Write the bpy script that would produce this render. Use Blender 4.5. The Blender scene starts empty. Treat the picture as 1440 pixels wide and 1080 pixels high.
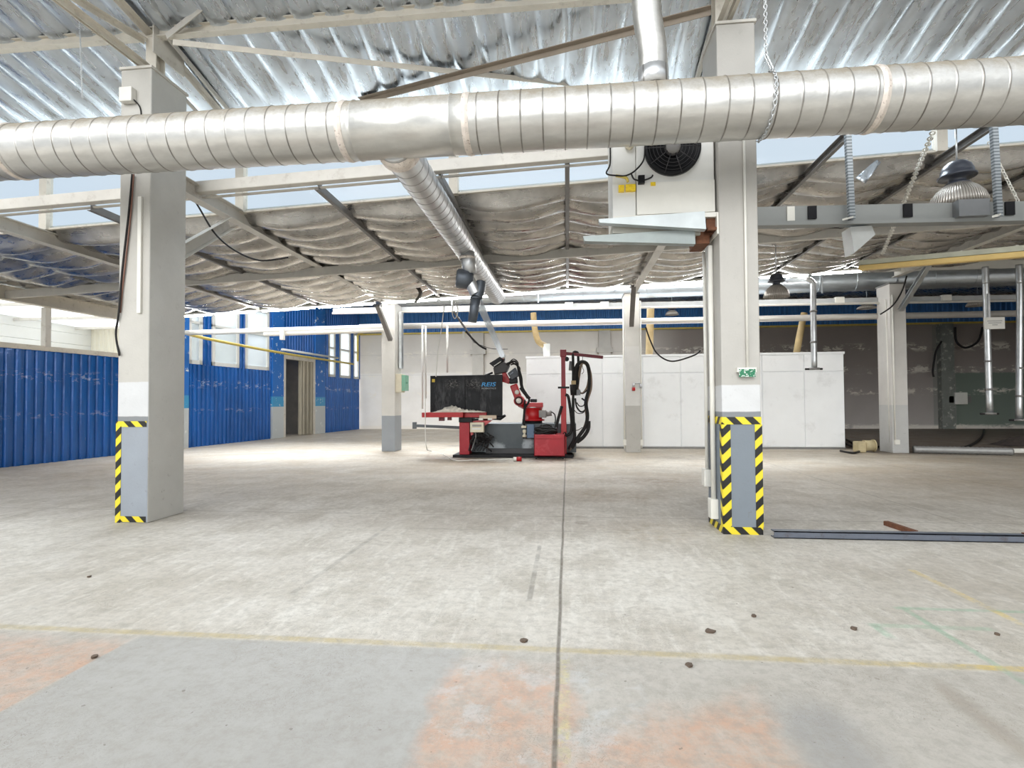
import bpy, bmesh, math, random
from mathutils import Vector, Matrix
random.seed(7)
SC = bpy.context.scene
COL = SC.collection

# ---------------------------------------------------------------- camera
F, H, CX, CY = 750.0, 1.45, 720.0, 548.0
YAW, PITCH, ROLL = math.atan(78 / 750.0), 0.0227, 0.006
FW = Vector((-math.sin(YAW) * math.cos(PITCH), math.cos(YAW) * math.cos(PITCH), math.sin(PITCH)))
_r0 = Vector((math.cos(YAW), math.sin(YAW), 0)); _u0 = _r0.cross(FW)
RT = _r0 * math.cos(ROLL) - _u0 * math.sin(ROLL)
UP = _u0 * math.cos(ROLL) + _r0 * math.sin(ROLL)
EYE = Vector((0, 0, H))
cam_d = bpy.data.cameras.new('camera'); cam = bpy.data.objects.new('camera', cam_d); COL.objects.link(cam)
cam_d.sensor_width = 36; cam_d.lens = 36 * F / 1440
cam_d.shift_y = (CY - 540) / 1440.0
cam_d.clip_end = 300
M = Matrix((RT, UP, -FW)).transposed().to_4x4(); M.translation = EYE
cam.matrix_world = M
SC.camera = cam

def P(px, py, X=None, Y=None, Z=None):
    """point of the place where the sight line through a photo pixel meets a plane"""
    d = FW + RT * ((px - CX) / F) - UP * ((py - CY) / F)
    if X is not None: t = (X - EYE.x) / d.x
    elif Y is not None: t = (Y - EYE.y) / d.y
    else: t = (Z - EYE.z) / d.z
    return EYE + d * t

# ---------------------------------------------------------------- object helpers
class MB:
    def __init__(s): s.bm = bmesh.new()
    def face(s, pts):
        return s.bm.faces.new([s.bm.verts.new(p) for p in pts])
    def hexa(s, a, b):
        """two quads a,b (4 pts each) joined to a box"""
        va = [s.bm.verts.new(p) for p in a]; vb = [s.bm.verts.new(p) for p in b]
        s.bm.faces.new(va[::-1]); s.bm.faces.new(vb)
        for i in range(4):
            j = (i + 1) % 4; s.bm.faces.new((va[i], va[j], vb[j], vb[i]))
        return s
    def box(s, x0, x1, y0, y1, z0, z1):
        return s.hexa([(x0, y0, z0), (x1, y0, z0), (x1, y1, z0), (x0, y1, z0)],
                      [(x0, y0, z1), (x1, y0, z1), (x1, y1, z1), (x0, y1, z1)])
    def bar(s, p0, p1, w, h, up=(0, 0, 1), ou=0, ov=0):
        """box beam from p0 to p1; w across, h along up"""
        p0, p1 = Vector(p0), Vector(p1); d = (p1 - p0).normalized(); up = Vector(up)
        if abs(d.dot(up)) > .98: up = Vector((0, 1, 0))
        r = d.cross(up).normalized(); u = r.cross(d)
        q = [(-w / 2, -h / 2), (w / 2, -h / 2), (w / 2, h / 2), (-w / 2, h / 2)]
        return s.hexa([p0 + r * (a + ou) + u * (b + ov) for a, b in q], [p1 + r * (a + ou) + u * (b + ov) for a, b in q])
    def ibeam(s, p0, p1, w, h, t=.014, up=(0, 0, 1)):
        s.bar(p0, p1, w, t, up, 0, h / 2 - t / 2); s.bar(p0, p1, w, t, up, 0, -h / 2 + t / 2)
        return s.bar(p0, p1, t, h - 2 * t, up)
    def angle(s, p0, p1, w, t=.01, up=(0, 0, 1), sx=1):
        s.bar(p0, p1, w, t, up, 0, w / 2); return s.bar(p0, p1, t, w, up, sx * w / 2, 0)
    def channel(s, p0, p1, w, h, t=.008, up=(0, 0, 1), sx=1):
        s.bar(p0, p1, t, h, up, sx * (w / 2), 0); s.bar(p0, p1, w, t, up, 0, h / 2); return s.bar(p0, p1, w, t, up, 0, -h / 2)
    def tube(s, pts, r, n=10, cap=True, radii=None):
        pts = [Vector(p) for p in pts]; rings = []; prev = None
        for i, p in enumerate(pts):
            d = (pts[min(i + 1, len(pts) - 1)] - pts[max(i - 1, 0)]).normalized()
            if prev is None:
                a = Vector((0, 0, 1)) if abs(d.z) < .9 else Vector((1, 0, 0)); u = d.cross(a).normalized()
            else:
                u = (prev - d * prev.dot(d)).normalized()
            v = d.cross(u); prev = u; rr = radii[i] if radii else r
            rings.append([s.bm.verts.new(p + (u * math.cos(2 * math.pi * k / n) + v * math.sin(2 * math.pi * k / n)) * rr) for k in range(n)])
        for a, b in zip(rings, rings[1:]):
            for k in range(n):
                f = s.bm.faces.new((a[k], a[(k + 1) % n], b[(k + 1) % n], b[k])); f.smooth = True
        if cap: s.bm.faces.new(rings[0][::-1]); s.bm.faces.new(rings[-1])
        return s
    def lathe(s, c, axis, prof, n=24, cap=True):
        """prof: list of (distance along axis, radius)"""
        c = Vector(c); d = Vector(axis).normalized()
        return s.tube2([c + d * a for a, _ in prof], d, [r for _, r in prof], n, cap)
    def tube2(s, pts, d, radii, n, cap):
        a = Vector((0, 0, 1)) if abs(d.z) < .9 else Vector((1, 0, 0)); u = d.cross(a).normalized(); v = d.cross(u); rings = []
        for p, rr in zip(pts, radii):
            rings.append([s.bm.verts.new(p + (u * math.cos(2 * math.pi * k / n) + v * math.sin(2 * math.pi * k / n)) * max(rr, .0005)) for k in range(n)])
        for a, b in zip(rings, rings[1:]):
            for k in range(n):
                f = s.bm.faces.new((a[k], a[(k + 1) % n], b[(k + 1) % n], b[k])); f.smooth = True
        if cap: s.bm.faces.new(rings[0][::-1]); s.bm.faces.new(rings[-1])
        return s
    def prism(s, poly, vec):
        vec = Vector(vec); a = [s.bm.verts.new(Vector(p)) for p in poly]; b = [s.bm.verts.new(Vector(p) + vec) for p in poly]
        s.bm.faces.new(a[::-1]); s.bm.faces.new(b); n = len(poly)
        for i in range(n): s.bm.faces.new((a[i], a[(i + 1) % n], b[(i + 1) % n], b[i]))
        return s
    def grid(s, xs, ys, fn, smooth=True):
        V = [[s.bm.verts.new(fn(x, y)) for x in xs] for y in ys]
        for j in range(len(ys) - 1):
            for i in range(len(xs) - 1):
                f = s.bm.faces.new((V[j][i], V[j][i + 1], V[j + 1][i + 1], V[j + 1][i])); f.smooth = smooth
        return s
    def build(s, name, m, parent=None, bevel=0, solid=0):
        bm = s.bm; bmesh.ops.recalc_face_normals(bm, faces=bm.faces)
        xs = [v.co.x for v in bm.verts]; ys = [v.co.y for v in bm.verts]; zs = [v.co.z for v in bm.verts]
        o0 = Vector(((min(xs) + max(xs)) / 2, (min(ys) + max(ys)) / 2, min(zs)))
        for v in bm.verts: v.co -= o0
        me = bpy.data.meshes.new(name); bm.to_mesh(me); bm.free()
        me.materials.append(m)
        o = bpy.data.objects.new(name, me); COL.objects.link(o)
        if parent is not None:
            o.parent = parent; o.location = o0 - worldloc(parent)
        else: o.location = o0
        if bevel:
            b = o.modifiers.new('bevel', 'BEVEL'); b.width = bevel; b.segments = 2; b.limit_method = 'ANGLE'
        if solid:
            b = o.modifiers.new('solid', 'SOLIDIFY'); b.thickness = solid; b.offset = 0
        return o

def worldloc(o):
    v = Vector(o.location)
    while o.parent: o = o.parent; v += Vector(o.location)
    return v
def thing(name, label, cat, loc, group=None):
    o = bpy.data.objects.new(name, None); COL.objects.link(o); o.location = loc; o.empty_display_size = .2
    return tag(o, label, cat, group)
def tag(o, label, cat, group=None, kind=None):
    o['label'] = label; o['category'] = cat
    if group: o['group'] = group
    if kind: o['kind'] = kind
    return o
def struct(o): o['kind'] = 'structure'; return o
def spline(pts, n=8):
    pts = [Vector(p) for p in pts]; out = []
    for i in range(len(pts) - 1):
        p0 = pts[max(i - 1, 0)]; p1 = pts[i]; p2 = pts[i + 1]; p3 = pts[min(i + 2, len(pts) - 1)]
        for k in range(n):
            t = k / n
            out.append(.5 * ((2 * p1) + (p2 - p0) * t + (2 * p0 - 5 * p1 + 4 * p2 - p3) * t * t + (3 * p1 - p0 - 3 * p2 + p3) * t ** 3))
    out.append(pts[-1]); return out

# ---------------------------------------------------------------- node helpers
class NT:
    def __init__(s, m):
        m.use_nodes = True; s.nt = m.node_tree; s.nt.nodes.clear()
        s.out = s.nt.nodes.new('ShaderNodeOutputMaterial')
        s.geo = s.nt.nodes.new('ShaderNodeNewGeometry')
        s.pos = s.geo.outputs['Position']
        sx = s.nt.nodes.new('ShaderNodeSeparateXYZ'); s.link(s.pos, sx.inputs[0])
        s.x, s.y, s.z = sx.outputs
    def link(s, a, b): s.nt.links.new(a, b)
    def put(s, inp, v):
        if hasattr(v, 'node'): s.link(v, inp)
        else: inp.default_value = v
    def math(s, op, a, b=0.0, c=0.0, clamp=False):
        n = s.nt.nodes.new('ShaderNodeMath'); n.operation = op; n.use_clamp = clamp
        s.put(n.inputs[0], a); s.put(n.inputs[1], b); s.put(n.inputs[2], c); return n.outputs[0]
    def add(s, a, b): return s.math('ADD', a, b)
    def sub(s, a, b): return s.math('SUBTRACT', a, b)
    def mul(s, a, b): return s.math('MULTIPLY', a, b)
    def noise(s, scale, detail=4, rough=.55, vec=None, dist=0.0, stretch=None):
        v = vec or s.pos
        if stretch:
            mp = s.nt.nodes.new('ShaderNodeMapping'); s.link(v, mp.inputs[0]); mp.inputs['Scale'].default_value = stretch; v = mp.outputs[0]
        n = s.nt.nodes.new('ShaderNodeTexNoise'); s.link(v, n.inputs['Vector'])
        n.inputs['Scale'].default_value = scale; n.inputs['Detail'].default_value = detail; n.inputs['Roughness'].default_value = rough
        n.inputs['Distortion'].default_value = dist
        return n.outputs[0]
    def ramp(s, v, a, b, lo=0.0, hi=1.0):
        n = s.nt.nodes.new('ShaderNodeMapRange'); s.put(n.inputs[0], v)
        n.inputs[1].default_value = a; n.inputs[2].default_value = b; n.inputs[3].default_value = lo; n.inputs[4].default_value = hi
        return n.outputs[0]
    def band(s, v, c, w, soft=.01):
        return s.ramp(s.math('ABSOLUTE', s.sub(v, c)), w - soft, w + soft, 1.0, 0.0)
    def rng(s, v, a, b, soft=.01): return s.band(v, (a + b) / 2, (b - a) / 2, soft)
    def mix(s, f, a, b):
        n = s.nt.nodes.new('ShaderNodeMix'); n.data_type = 'RGBA'; s.put(n.inputs[0], f)
        for i, v in ((6, a), (7, b)):
            if hasattr(v, 'node'): s.link(v, n.inputs[i])
            else: n.inputs[i].default_value = (v[0], v[1], v[2], 1)
        return n.outputs[2]
    def pbr(s, col, rough=.6, metal=0.0, bump=None, bdist=.01, spec=.5):
        b = s.nt.nodes.new('ShaderNodeBsdfPrincipled')
        if hasattr(col, 'node'): s.link(col, b.inputs['Base Color'])
        else: b.inputs['Base Color'].default_value = (*col, 1)
        s.put(b.inputs['Roughness'], rough); s.put(b.inputs['Metallic'], metal); b.inputs['Specular IOR Level'].default_value = spec
        if bump is not None:
            bn = s.nt.nodes.new('ShaderNodeBump'); bn.inputs['Distance'].default_value = bdist; bn.inputs['Strength'].default_value = 1
            s.link(bump, bn.inputs['Height']); s.link(bn.outputs[0], b.inputs['Normal'])
        s.link(b.outputs[0], s.out.inputs[0]); return b

def L(r, g=None, b=None):
    """sRGB 0-255 to linear"""
    if g is None: g = b = r
    return tuple(((c / 255 + .055) / 1.055) ** 2.4 if c > 10 else c / 255 / 12.92 for c in (r, g, b))
_mats = {}
def mat(name, col, rough=.55, metal=0.0, var=.12, scale=3.0, dirt=None, dirt_amt=.5, bump=0.0, bscale=30, stretch=None):
    if name in _mats: return _mats[name]
    m = bpy.data.materials.new(name); n = NT(m)
    a = tuple(c * (1 - var) for c in col); b = tuple(min(1, c * (1 + var)) for c in col)
    c = n.mix(n.ramp(n.noise(scale, 5, .6, stretch=stretch), .3, .7), a, b)
    if dirt: c = n.mix(n.mul(n.ramp(n.noise(scale * 2.3, 6, .7), .56, .68), dirt_amt), c, dirt)
    bp = n.noise(bscale, 3) if bump else None
    n.pbr(c, rough, metal, bp, bump or .01, .22 if max(col) < .03 else .5); _mats[name] = m; return m
def glow(name, col, strength):
    m = bpy.data.materials.new(name); n = NT(m); e = n.nt.nodes.new('ShaderNodeEmission')
    e.inputs[0].default_value = (*col, 1); e.inputs[1].default_value = strength; n.link(e.outputs[0], n.out.inputs[0]); return m
def glass(name, tint, refl=.08, diffuse=0.0):
    m = bpy.data.materials.new(name); n = NT(m); nt = n.nt
    t = nt.nodes.new('ShaderNodeBsdfTransparent'); t.inputs[0].default_value = (*tint, 1)
    g = nt.nodes.new('ShaderNodeBsdfGlossy'); g.inputs['Roughness'].default_value = .08
    mx = nt.nodes.new('ShaderNodeMixShader'); mx.inputs[0].default_value = refl
    n.link(t.outputs[0], mx.inputs[1]); n.link(g.outputs[0], mx.inputs[2]); last = mx
    if diffuse:
        d = nt.nodes.new('ShaderNodeBsdfTranslucent'); d.inputs[0].default_value = (.85, .88, .9, 1)
        m2 = nt.nodes.new('ShaderNodeMixShader'); m2.inputs[0].default_value = diffuse
        n.link(mx.outputs[0], m2.inputs[1]); n.link(d.outputs[0], m2.inputs[2]); last = m2
    n.link(last.outputs[0], n.out.inputs[0]); return m

# ---------------------------------------------------------------- materials
def floor_mat():
    m = bpy.data.materials.new('worn_concrete'); n = NT(m)
    wob = n.mul(n.sub(n.noise(2.2, 5, .65), .5), .35); wx = n.add(n.x, wob)
    wob2 = n.mul(n.sub(n.noise(2.9, 5, .65, stretch=(1.3, .8, 1)), .5), .35); wy = n.add(n.y, wob2)
    big = n.noise(.35, 4, .6); mid = n.noise(1.6, 6, .7); fine = n.noise(14, 6, .75); strk = n.noise(3.0, 6, .7, stretch=(3, .7, 1), dist=.6)
    c = n.mix(n.ramp(big, .35, .65), L(184, 177, 166), L(204, 199, 190))
    c = n.mix(n.mul(n.ramp(mid, .45, .62), .6), c, L(166, 158, 145))
    c = n.mix(n.mul(n.ramp(strk, .5, .64), .5), c, L(216, 212, 204))
    # near painted zones; whole zone also darkened to offset the overhead light's peak
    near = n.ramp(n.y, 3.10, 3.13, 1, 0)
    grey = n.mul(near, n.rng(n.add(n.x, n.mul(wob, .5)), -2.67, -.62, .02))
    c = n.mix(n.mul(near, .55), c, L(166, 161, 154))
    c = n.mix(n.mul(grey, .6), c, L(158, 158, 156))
    pink = n.math('MAXIMUM', n.mul(n.rng(wx, -.66, .02, .04), n.rng(wy, 1.2, 2.95, .1)), n.mul(n.rng(wx, .05, .93, .05), n.rng(n.sub(wy, n.mul(n.x, .45)), 1.0, 2.35, .12)))
    pink = n.math('MAXIMUM', pink, n.mul(n.rng(n.x, -5.5, -2.68, .01), n.rng(wy, 2.0, 3.0, .1)))
    pn = n.ramp(n.noise(5, 6, .75), .38, .6)
    c = n.mix(n.mul(n.mul(pink, n.add(n.mul(pn, .55), .2)), 1.0), c, L(190, 150, 124))
    g2 = n.mul(n.mul(n.rng(wx, .95, 1.25, .08), n.rng(wy, 1.5, 2.7, .1)), .6)
    c = n.mix(g2, c, L(142, 142, 142))
    g3 = n.mul(n.mul(n.rng(wx, -.68, .4, .06), n.rng(wy, 1.2, 3.0, .1)), n.ramp(n.noise(3.3, 6, .7), .52, .6))
    c = n.mix(n.mul(g3, .5), c, L(188, 190, 190))
    # brown dirt
    far = n.ramp(n.y, 7.5, 11.5); farr = n.ramp(n.add(n.y, n.mul(n.x, .1)), 15.6, 16.4)
    dirt = n.ramp(n.noise(.9, 6, .7, stretch=(.6, 1.2, 1), dist=.5), .44, .62)
    c = n.mix(n.mul(n.mul(far, dirt), .55), c, L(164, 142, 112))
    c = n.mix(n.mul(far, .35), c, L(196, 180, 156))
    rdark = n.mul(n.rng(n.x, 8.25, 60, .1), farr)
    c = n.mix(n.mul(rdark, .85), c, L(92, 78, 68))
    for cx_, cy_, rx, ry, amt, colr in ((.17, 6.47, .12, .1, .8, (112, 96, 78)), (.95, 6.1, .6, .6, .5, (150, 132, 104)), (.75, 8.4, .9, .7, .55, (146, 122, 92)),
                                    (2.6, 9.6, 1.2, .8, .5, (130, 112, 90)), (1.2, 9.9, 1.2, .5, .6, (134, 106, 78)), (-1.2, 13.3, 2.6, .8, .85, (82, 74, 66)), (3.5, 14, 1.8, .9, .55, (110, 98, 84)),
                                    (-3.6, 17.5, .5, .5, .7, (96, 90, 84)), (-9.5, 10.0, 2.2, 1.5, .45, (140, 128, 112)), (8, 10.5, 4.5, 2.5, .45, (142, 126, 108)), (-7, 11.5, 4, 1.2, .4, (134, 124, 112))):
        ux = n.math('DIVIDE', n.sub(wx, cx_), rx); uy = n.math('DIVIDE', n.sub(wy, cy_), ry)
        d = n.math('SQRT', n.add(n.mul(ux, ux), n.mul(uy, uy)))
        c = n.mix(n.mul(n.mul(n.ramp(d, .5, 1.2, 1, 0), n.ramp(n.noise(6, 6, .75), .36, .62)), amt), c, L(*colr))
    # lines
    wear = n.ramp(n.noise(4.5, 6, .8), .36, .58); wear2 = n.ramp(n.noise(2.1, 6, .8), .42, .56)
    c = n.mix(n.mul(n.band(n.add(n.y, n.mul(wob, .03)), 3.16, .032, .014), n.add(n.mul(wear, .45), .35)), c, L(176, 160, 118))
    c = n.mix(n.mul(n.mul(n.band(n.y, 3.16, .028, .006), n.ramp(n.x, 1.5, 1.95)), n.mul(wear2, .8)), c, L(214, 186, 96))
    c = n.mix(n.mul(n.mul(n.band(n.x, -.03, .03, .006), n.rng(n.y, 1.9, 3.1, .02)), n.mul(n.mul(wear, n.ramp(n.noise(11, 4, .7), .45, .55)), .75)), c, L(196, 186, 136))
    for g_ in (n.mul(n.band(n.x, 2.308, .022, .008), n.rng(n.y, 2.6, 4.02, .02)), n.mul(n.band(n.y, 4.0, .022, .008), n.rng(n.x, 2.25, 5, .02)),
               n.mul(n.mul(n.band(n.y, 3.685, .03, .008), n.rng(n.x, 1.92, 2.65, .02)), .6), n.mul(n.band(n.x, 1.95, .03, .01), n.rng(n.y, 3.5, 3.7, .02))):
        c = n.mix(n.mul(g_, n.add(n.mul(wear, .45), .15)), c, L(120, 170, 138))
    c = n.mix(n.mul(n.mul(n.band(n.x, 2.895, .03, .008), n.rng(n.y, 3.2, 4.9, .02)), n.mul(wear2, .6)), c, L(214, 190, 110))
    c = n.mix(n.mul(n.mul(n.band(n.x, -.29, .02, .005), n.rng(n.y, 3.9, 5.4, .02)), n.mul(wear, .6)), c, L(112, 108, 100))
    c = n.mix(n.mul(n.mul(n.band(n.x, -2.1, .024, .008), n.rng(n.y, 3.9, 6.0, .02)), n.mul(wear, .55)), c, L(122, 120, 114))
    c = n.mix(n.mul(n.mul(n.band(n.y, 6.02, .015, .008), n.rng(n.x, -2.1, 2.0, .02)), .3), c, L(130, 126, 120))
    # slab joints
    jn = n.mul(n.sub(n.noise(1.5, 4), .5), .02)
    c = n.mix(n.mul(n.band(n.add(n.x, jn), -.065, .011, .005), .85), c, L(84, 76, 64))
    for xj in (-7.2, 7.05, 14.1): c = n.mix(n.mul(n.band(n.add(n.x, jn), xj, .012, .008), .5), c, L(104, 96, 84))
    for yj in (6.78, 13.1, 19.5): c = n.mix(n.mul(n.band(n.add(n.y, jn), yj, .012, .008), .5), c, L(118, 110, 98))
    c = n.mix(n.mul(n.mul(n.band(n.add(n.x, n.mul(n.y, -.003)), 4.55, .012, .008), n.ramp(n.y, 5, 7)), .5), c, L(120, 112, 100))
    c = n.mix(n.mul(n.mul(n.band(n.add(n.x, n.mul(wob, .1)), 1.86, .05, .03), n.ramp(n.y, 3.1, 2.9)), .45), c, L(140, 128, 112))
    # scratches and specks
    sc = n.ramp(n.noise(7, 3, .9, dist=2.5), .485, .5); sc2 = n.ramp(n.noise(7, 3, .9, dist=2.5), .5, .515, 1, 0)
    c = n.mix(n.mul(n.mul(n.mul(sc, sc2), n.ramp(n.noise(.8, 3), .4, .55)), .6), c, L(120, 112, 100))
    c = n.mix(n.mul(n.ramp(n.noise(23, 2, .5), .735, .75), .6), c, L(96, 88, 76))
    c = n.mix(n.mul(n.ramp(fine, .45, .62), .5), c, L(150, 145, 136))
    n.pbr(c, n.ramp(mid, .3, .7, .42, .68), 0, n.add(n.mul(fine, .4), mid), .004, .35)
    return m

def foil_mat(name, base, metal, rough, wr, vary=.2, stretch=(1, 1, 1), ns=9, nd=6):
    m = bpy.data.materials.new(name); n = NT(m)
    a = n.noise(2.2, 5, .6); w = n.noise(ns, nd, .5, stretch=stretch, dist=.6)
    c = n.mix(n.ramp(a, .35, .65), tuple(x * (1 - vary) for x in base), tuple(min(1, x * (1 + vary)) for x in base))
    n.pbr(c, n.ramp(w, .3, .7, rough - .08, rough + .12), metal, w, wr); return m

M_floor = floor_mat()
M_foil = foil_mat('silver_foil', (.70, .755, .82), .94, .29, .003, .08, (2.6, .5, 1), 6, 2)
M_foil_dirty = foil_mat('dusty_foil', (.54, .52, .495), .9, .28, .001, .2, (.5, 2, 1), 6, 2)
M_steel = mat('painted_grey_steel', L(206, 202, 194), .45, 0, .08, 2.5, L(120, 100, 80), .25)
M_steel_d = mat('dark_grey_steel', L(128, 126, 124), .5, .2, .12, 3)
M_beige = mat('beige_steel', L(214, 208, 196), .5, 0, .08, 3, L(120, 100, 80), .3)
M_white = mat('white_paint', L(226, 226, 222), .45, 0, .05, 2)
M_plastic = mat('white_plastic', L(228, 226, 218), .4, 0, .03, 5)
M_black = mat('black_paint', L(22, 22, 25), .42, 0, .2, 4)
M_rubber = mat('black_rubber', L(34, 32, 32), .6, 0, .2, 12)
M_galv = mat('galvanised_steel', (.62, .64, .65), .36, .85, .14, 5)
M_rust = mat('rust', L(112, 72, 50), .8, .1, .3, 20)
M_red = mat('red_paint', L(174, 5, 15), .4, 0, .1, 4, L(90, 20, 22), .3)
M_redbox = mat('worn_red_paint', L(164, 12, 32), .45, 0, .16, 1.5, L(196, 74, 82), .4)
M_yellow = mat('yellow_pipe_paint', L(206, 184, 92), .5, 0, .12, 6)
M_ochre = mat('ochre_pipe_paint', L(172, 148, 104), .55, 0, .15, 5)
M_blue = mat('blue_steel_sheet', L(12, 92, 168), .26, .1, .12, 1.2, L(150, 180, 215), .08, stretch=(3, 3, .4))
def blue_mat():
    m = bpy.data.materials.new('scratched_glint_blue_sheet'); n = NT(m)
    c = n.mix(n.ramp(n.noise(1.2, 5, .6, stretch=(3, 3, .4)), .3, .7), L(10, 80, 150), L(16, 100, 184))
    rows = n.math('MAXIMUM', n.band(n.z, 2.15, .12, .08), n.mul(n.band(n.z, 1.2, .06, .05), .6))  # upper row of scratches, lower row of glints painted into the colour
    c = n.mix(n.mul(n.mul(rows, n.ramp(n.noise(3.2, 5, .75, stretch=(1, 1, 2)), .54, .59)), .5), c, L(176, 196, 220))
    c = n.mix(n.mul(n.ramp(n.noise(7, 6, .8, stretch=(2, 2, .5)), .66, .7), .3), c, L(150, 180, 215))
    n.pbr(c, .24, .1, n.noise(1.6, 3, .5, stretch=(1, 1, 1.5)), .025); return m
M_blue = blue_mat()
M_blue_flat = mat('blue_wall_paint', L(28, 108, 182), .5, 0, .1, 1.5)
M_cable = mat('black_cable', L(40, 38, 38), .55, 0, .1, 8)
M_green = mat('green_plastic', L(120, 176, 150), .4, 0, .06, 6)
M_cream = mat('cream_plastic', L(222, 214, 190), .45, 0, .06, 6)
M_gm = mat('grey_machine', L(92, 98, 102), .5, 0, .1, 3)
M_tube = glow('fluorescent_tube', (1, .98, .95), 90.0)

def column_mat(name, main, bands, side=None):
    """bands: (z0,z1,colour) painted on; with side colour only the front face carries the bands"""
    m = bpy.data.materials.new(name); n = NT(m)
    nz = n.noise(2.5, 5, .6); zz = n.add(n.z, n.mul(n.sub(n.noise(3, 4), .5), .03))
    v = n.ramp(nz, .3, .7, .93, 1.05)
    c = n.mix(.0, main, main)
    for z0, z1, col in bands: c = n.mix(n.rng(zz, z0, z1, .006), c, col)
    if side:
        sy = n.nt.nodes.new('ShaderNodeSeparateXYZ'); n.link(n.geo.outputs['Normal'], sy.inputs[0])
        front = n.ramp(sy.outputs[1], -.6, -.4, 1, 0); c = n.mix(front, side, c)
    scuff = n.mul(n.ramp(n.noise(9, 6, .75), .6, .68), n.ramp(n.z, .2, 1.0, .6, .12))
    c = n.mix(scuff, c, L(112, 106, 98))
    c = n.mix(n.ramp(nz, .3, .7, .12, 0), c, L(90, 88, 84))
    n.pbr(c, .5, 0, n.noise(40, 3), .0015); return m
def tape_mat():
    m = bpy.data.materials.new('hazard_stripes'); n = NT(m)
    s = n.math('FRACT', n.mul(n.add(n.z, n.mul(n.add(n.x, n.y), -1.0)), 5.3))
    c = n.mix(n.band(s, .5, .25, .02), L(24, 24, 24), L(228, 208, 48)); n.pbr(c, .45); return m
def tape_mat2():
    m = bpy.data.materials.new('hazard_stripes_rising'); n = NT(m)
    s = n.math('FRACT', n.mul(n.add(n.z, n.mul(n.add(n.x, n.y), 1.0)), 5.3))
    c = n.mix(n.band(s, .5, .25, .02), L(24, 24, 24), L(228, 208, 48)); n.pbr(c, .45); return m
M_tape, M_tape2 = tape_mat(), tape_mat2()

def duct_mat(name, base, dirty_top=True, scr=.3, seam=None):
    m = bpy.data.materials.new(name); n = NT(m)
    a = n.noise(3, 5, .6, stretch=(1, 3, 3)); c = n.mix(n.ramp(a, .3, .7), tuple(x * .86 for x in base), tuple(min(1, x * 1.1) for x in base))
    rough = n.ramp(a, .3, .7, .3, .44); metal = .85
    if dirty_top:
        sy = n.nt.nodes.new('ShaderNodeSeparateXYZ'); n.link(n.geo.outputs['Normal'], sy.inputs[0])
        dt = n.mul(n.ramp(n.add(sy.outputs[2], n.mul(n.sub(n.noise(5, 6, .75), .5), 1.2)), .15, .7), .85)
        c = n.mix(dt, c, L(138, 128, 110)); metal = n.ramp(dt, 0, .8, .85, .1); rough = n.ramp(dt, 0, .8, .36, .7)
    c = n.mix(n.mul(n.ramp(n.noise(16, 6, .8, stretch=(1, 1, .4)), .62, .7), scr), c, L(226, 222, 214))
    if seam:
        fr_ = n.math('FRACT', n.add(n.math('DIVIDE', n.x if seam[0] == 'x' else n.y, seam[1]), 40.5))
        c = n.mix(n.mul(n.band(fr_, .5, .03, .012), n.ramp(n.noise(4, 4), .3, .6, .25, .8)), c, L(92, 84, 74))
    n.pbr(c, rough, metal, n.noise(6, 3), .006); return m
M_duct = duct_mat('galvanised_duct', (.58, .57, .545), seam=('x', .215))
M_duct_s = duct_mat('galvanised_duct_smooth', (.6, .59, .56))
M_duct2 = duct_mat('galvanised_duct_clean', (.66, .67, .68), False, seam=('y', .2))
M_duct_far = duct_mat('galvanised_duct_far', (.56, .6, .63), False, .1)

def backwall_mat():
    m = bpy.data.materials.new('back_wall_paint'); n = NT(m)
    nz = n.noise(.8, 5, .6)
    c = n.mix(n.ramp(nz, .3, .7), L(224, 220, 214), L(238, 235, 230))
    c = n.mix(n.mul(n.ramp(n.z, 3.0, 3.1), .35), c, L(196, 186, 172))
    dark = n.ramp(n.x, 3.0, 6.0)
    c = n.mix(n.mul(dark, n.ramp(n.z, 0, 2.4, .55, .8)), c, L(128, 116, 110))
    gr = n.mul(n.rng(n.x, 19.0, 40, .05), n.rng(n.z, .1, 2.75, .03)); c = n.mix(n.mul(gr, .8), c, L(104, 124, 112))
    pl = n.math('MAXIMUM', n.mul(n.rng(n.x, 18.0, 19.0, .02), n.rng(n.z, .1, 5.1, .03)), 0); c = n.mix(n.mul(pl, .5), c, L(112, 122, 114))
    # flaked paint in rows at the panel seams
    rows = n.math('MAXIMUM', n.band(n.z, 4.05, .16, .1), n.math('MAXIMUM', n.band(n.z, 2.95, .16, .1), n.math('MAXIMUM', n.band(n.z, 1.85, .12, .1), n.band(n.z, .06, .16, .06))))
    fl = n.mul(rows, n.ramp(n.noise(1.6, 6, .75, stretch=(1, 1, 2.2)), .53, .56)); c = n.mix(n.mul(fl, .85), c, L(232, 226, 214))
    c = n.mix(n.mul(n.mul(n.band(n.z, .05, .12, .05), n.ramp(n.noise(.6, 5, .7), .38, .46)), .85), c, L(232, 226, 216))
    sm = n.math('MAXIMUM', n.band(n.z, 2.95, .012, .006), n.band(n.z, 4.05, .012, .006)); c = n.mix(n.mul(sm, .3), c, L(150, 146, 140))
    n.pbr(c, .65, 0, n.noise(18, 4), .003); return m
M_back = backwall_mat()
def pillar_mat():
    m = bpy.data.materials.new('wall_pillar_paint'); n = NT(m)
    c = n.mix(n.ramp(n.z, 1.30, 1.31), L(196, 200, 200), n.mix(n.ramp(n.z, 1.72, 1.73), L(62, 150, 196), L(26, 104, 184)))
    c = n.mix(n.ramp(n.noise(4.5, 6, .7), .61, .64), c, L(226, 228, 226)); n.pbr(c, .5); return m
M_pillar = pillar_mat()

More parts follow.
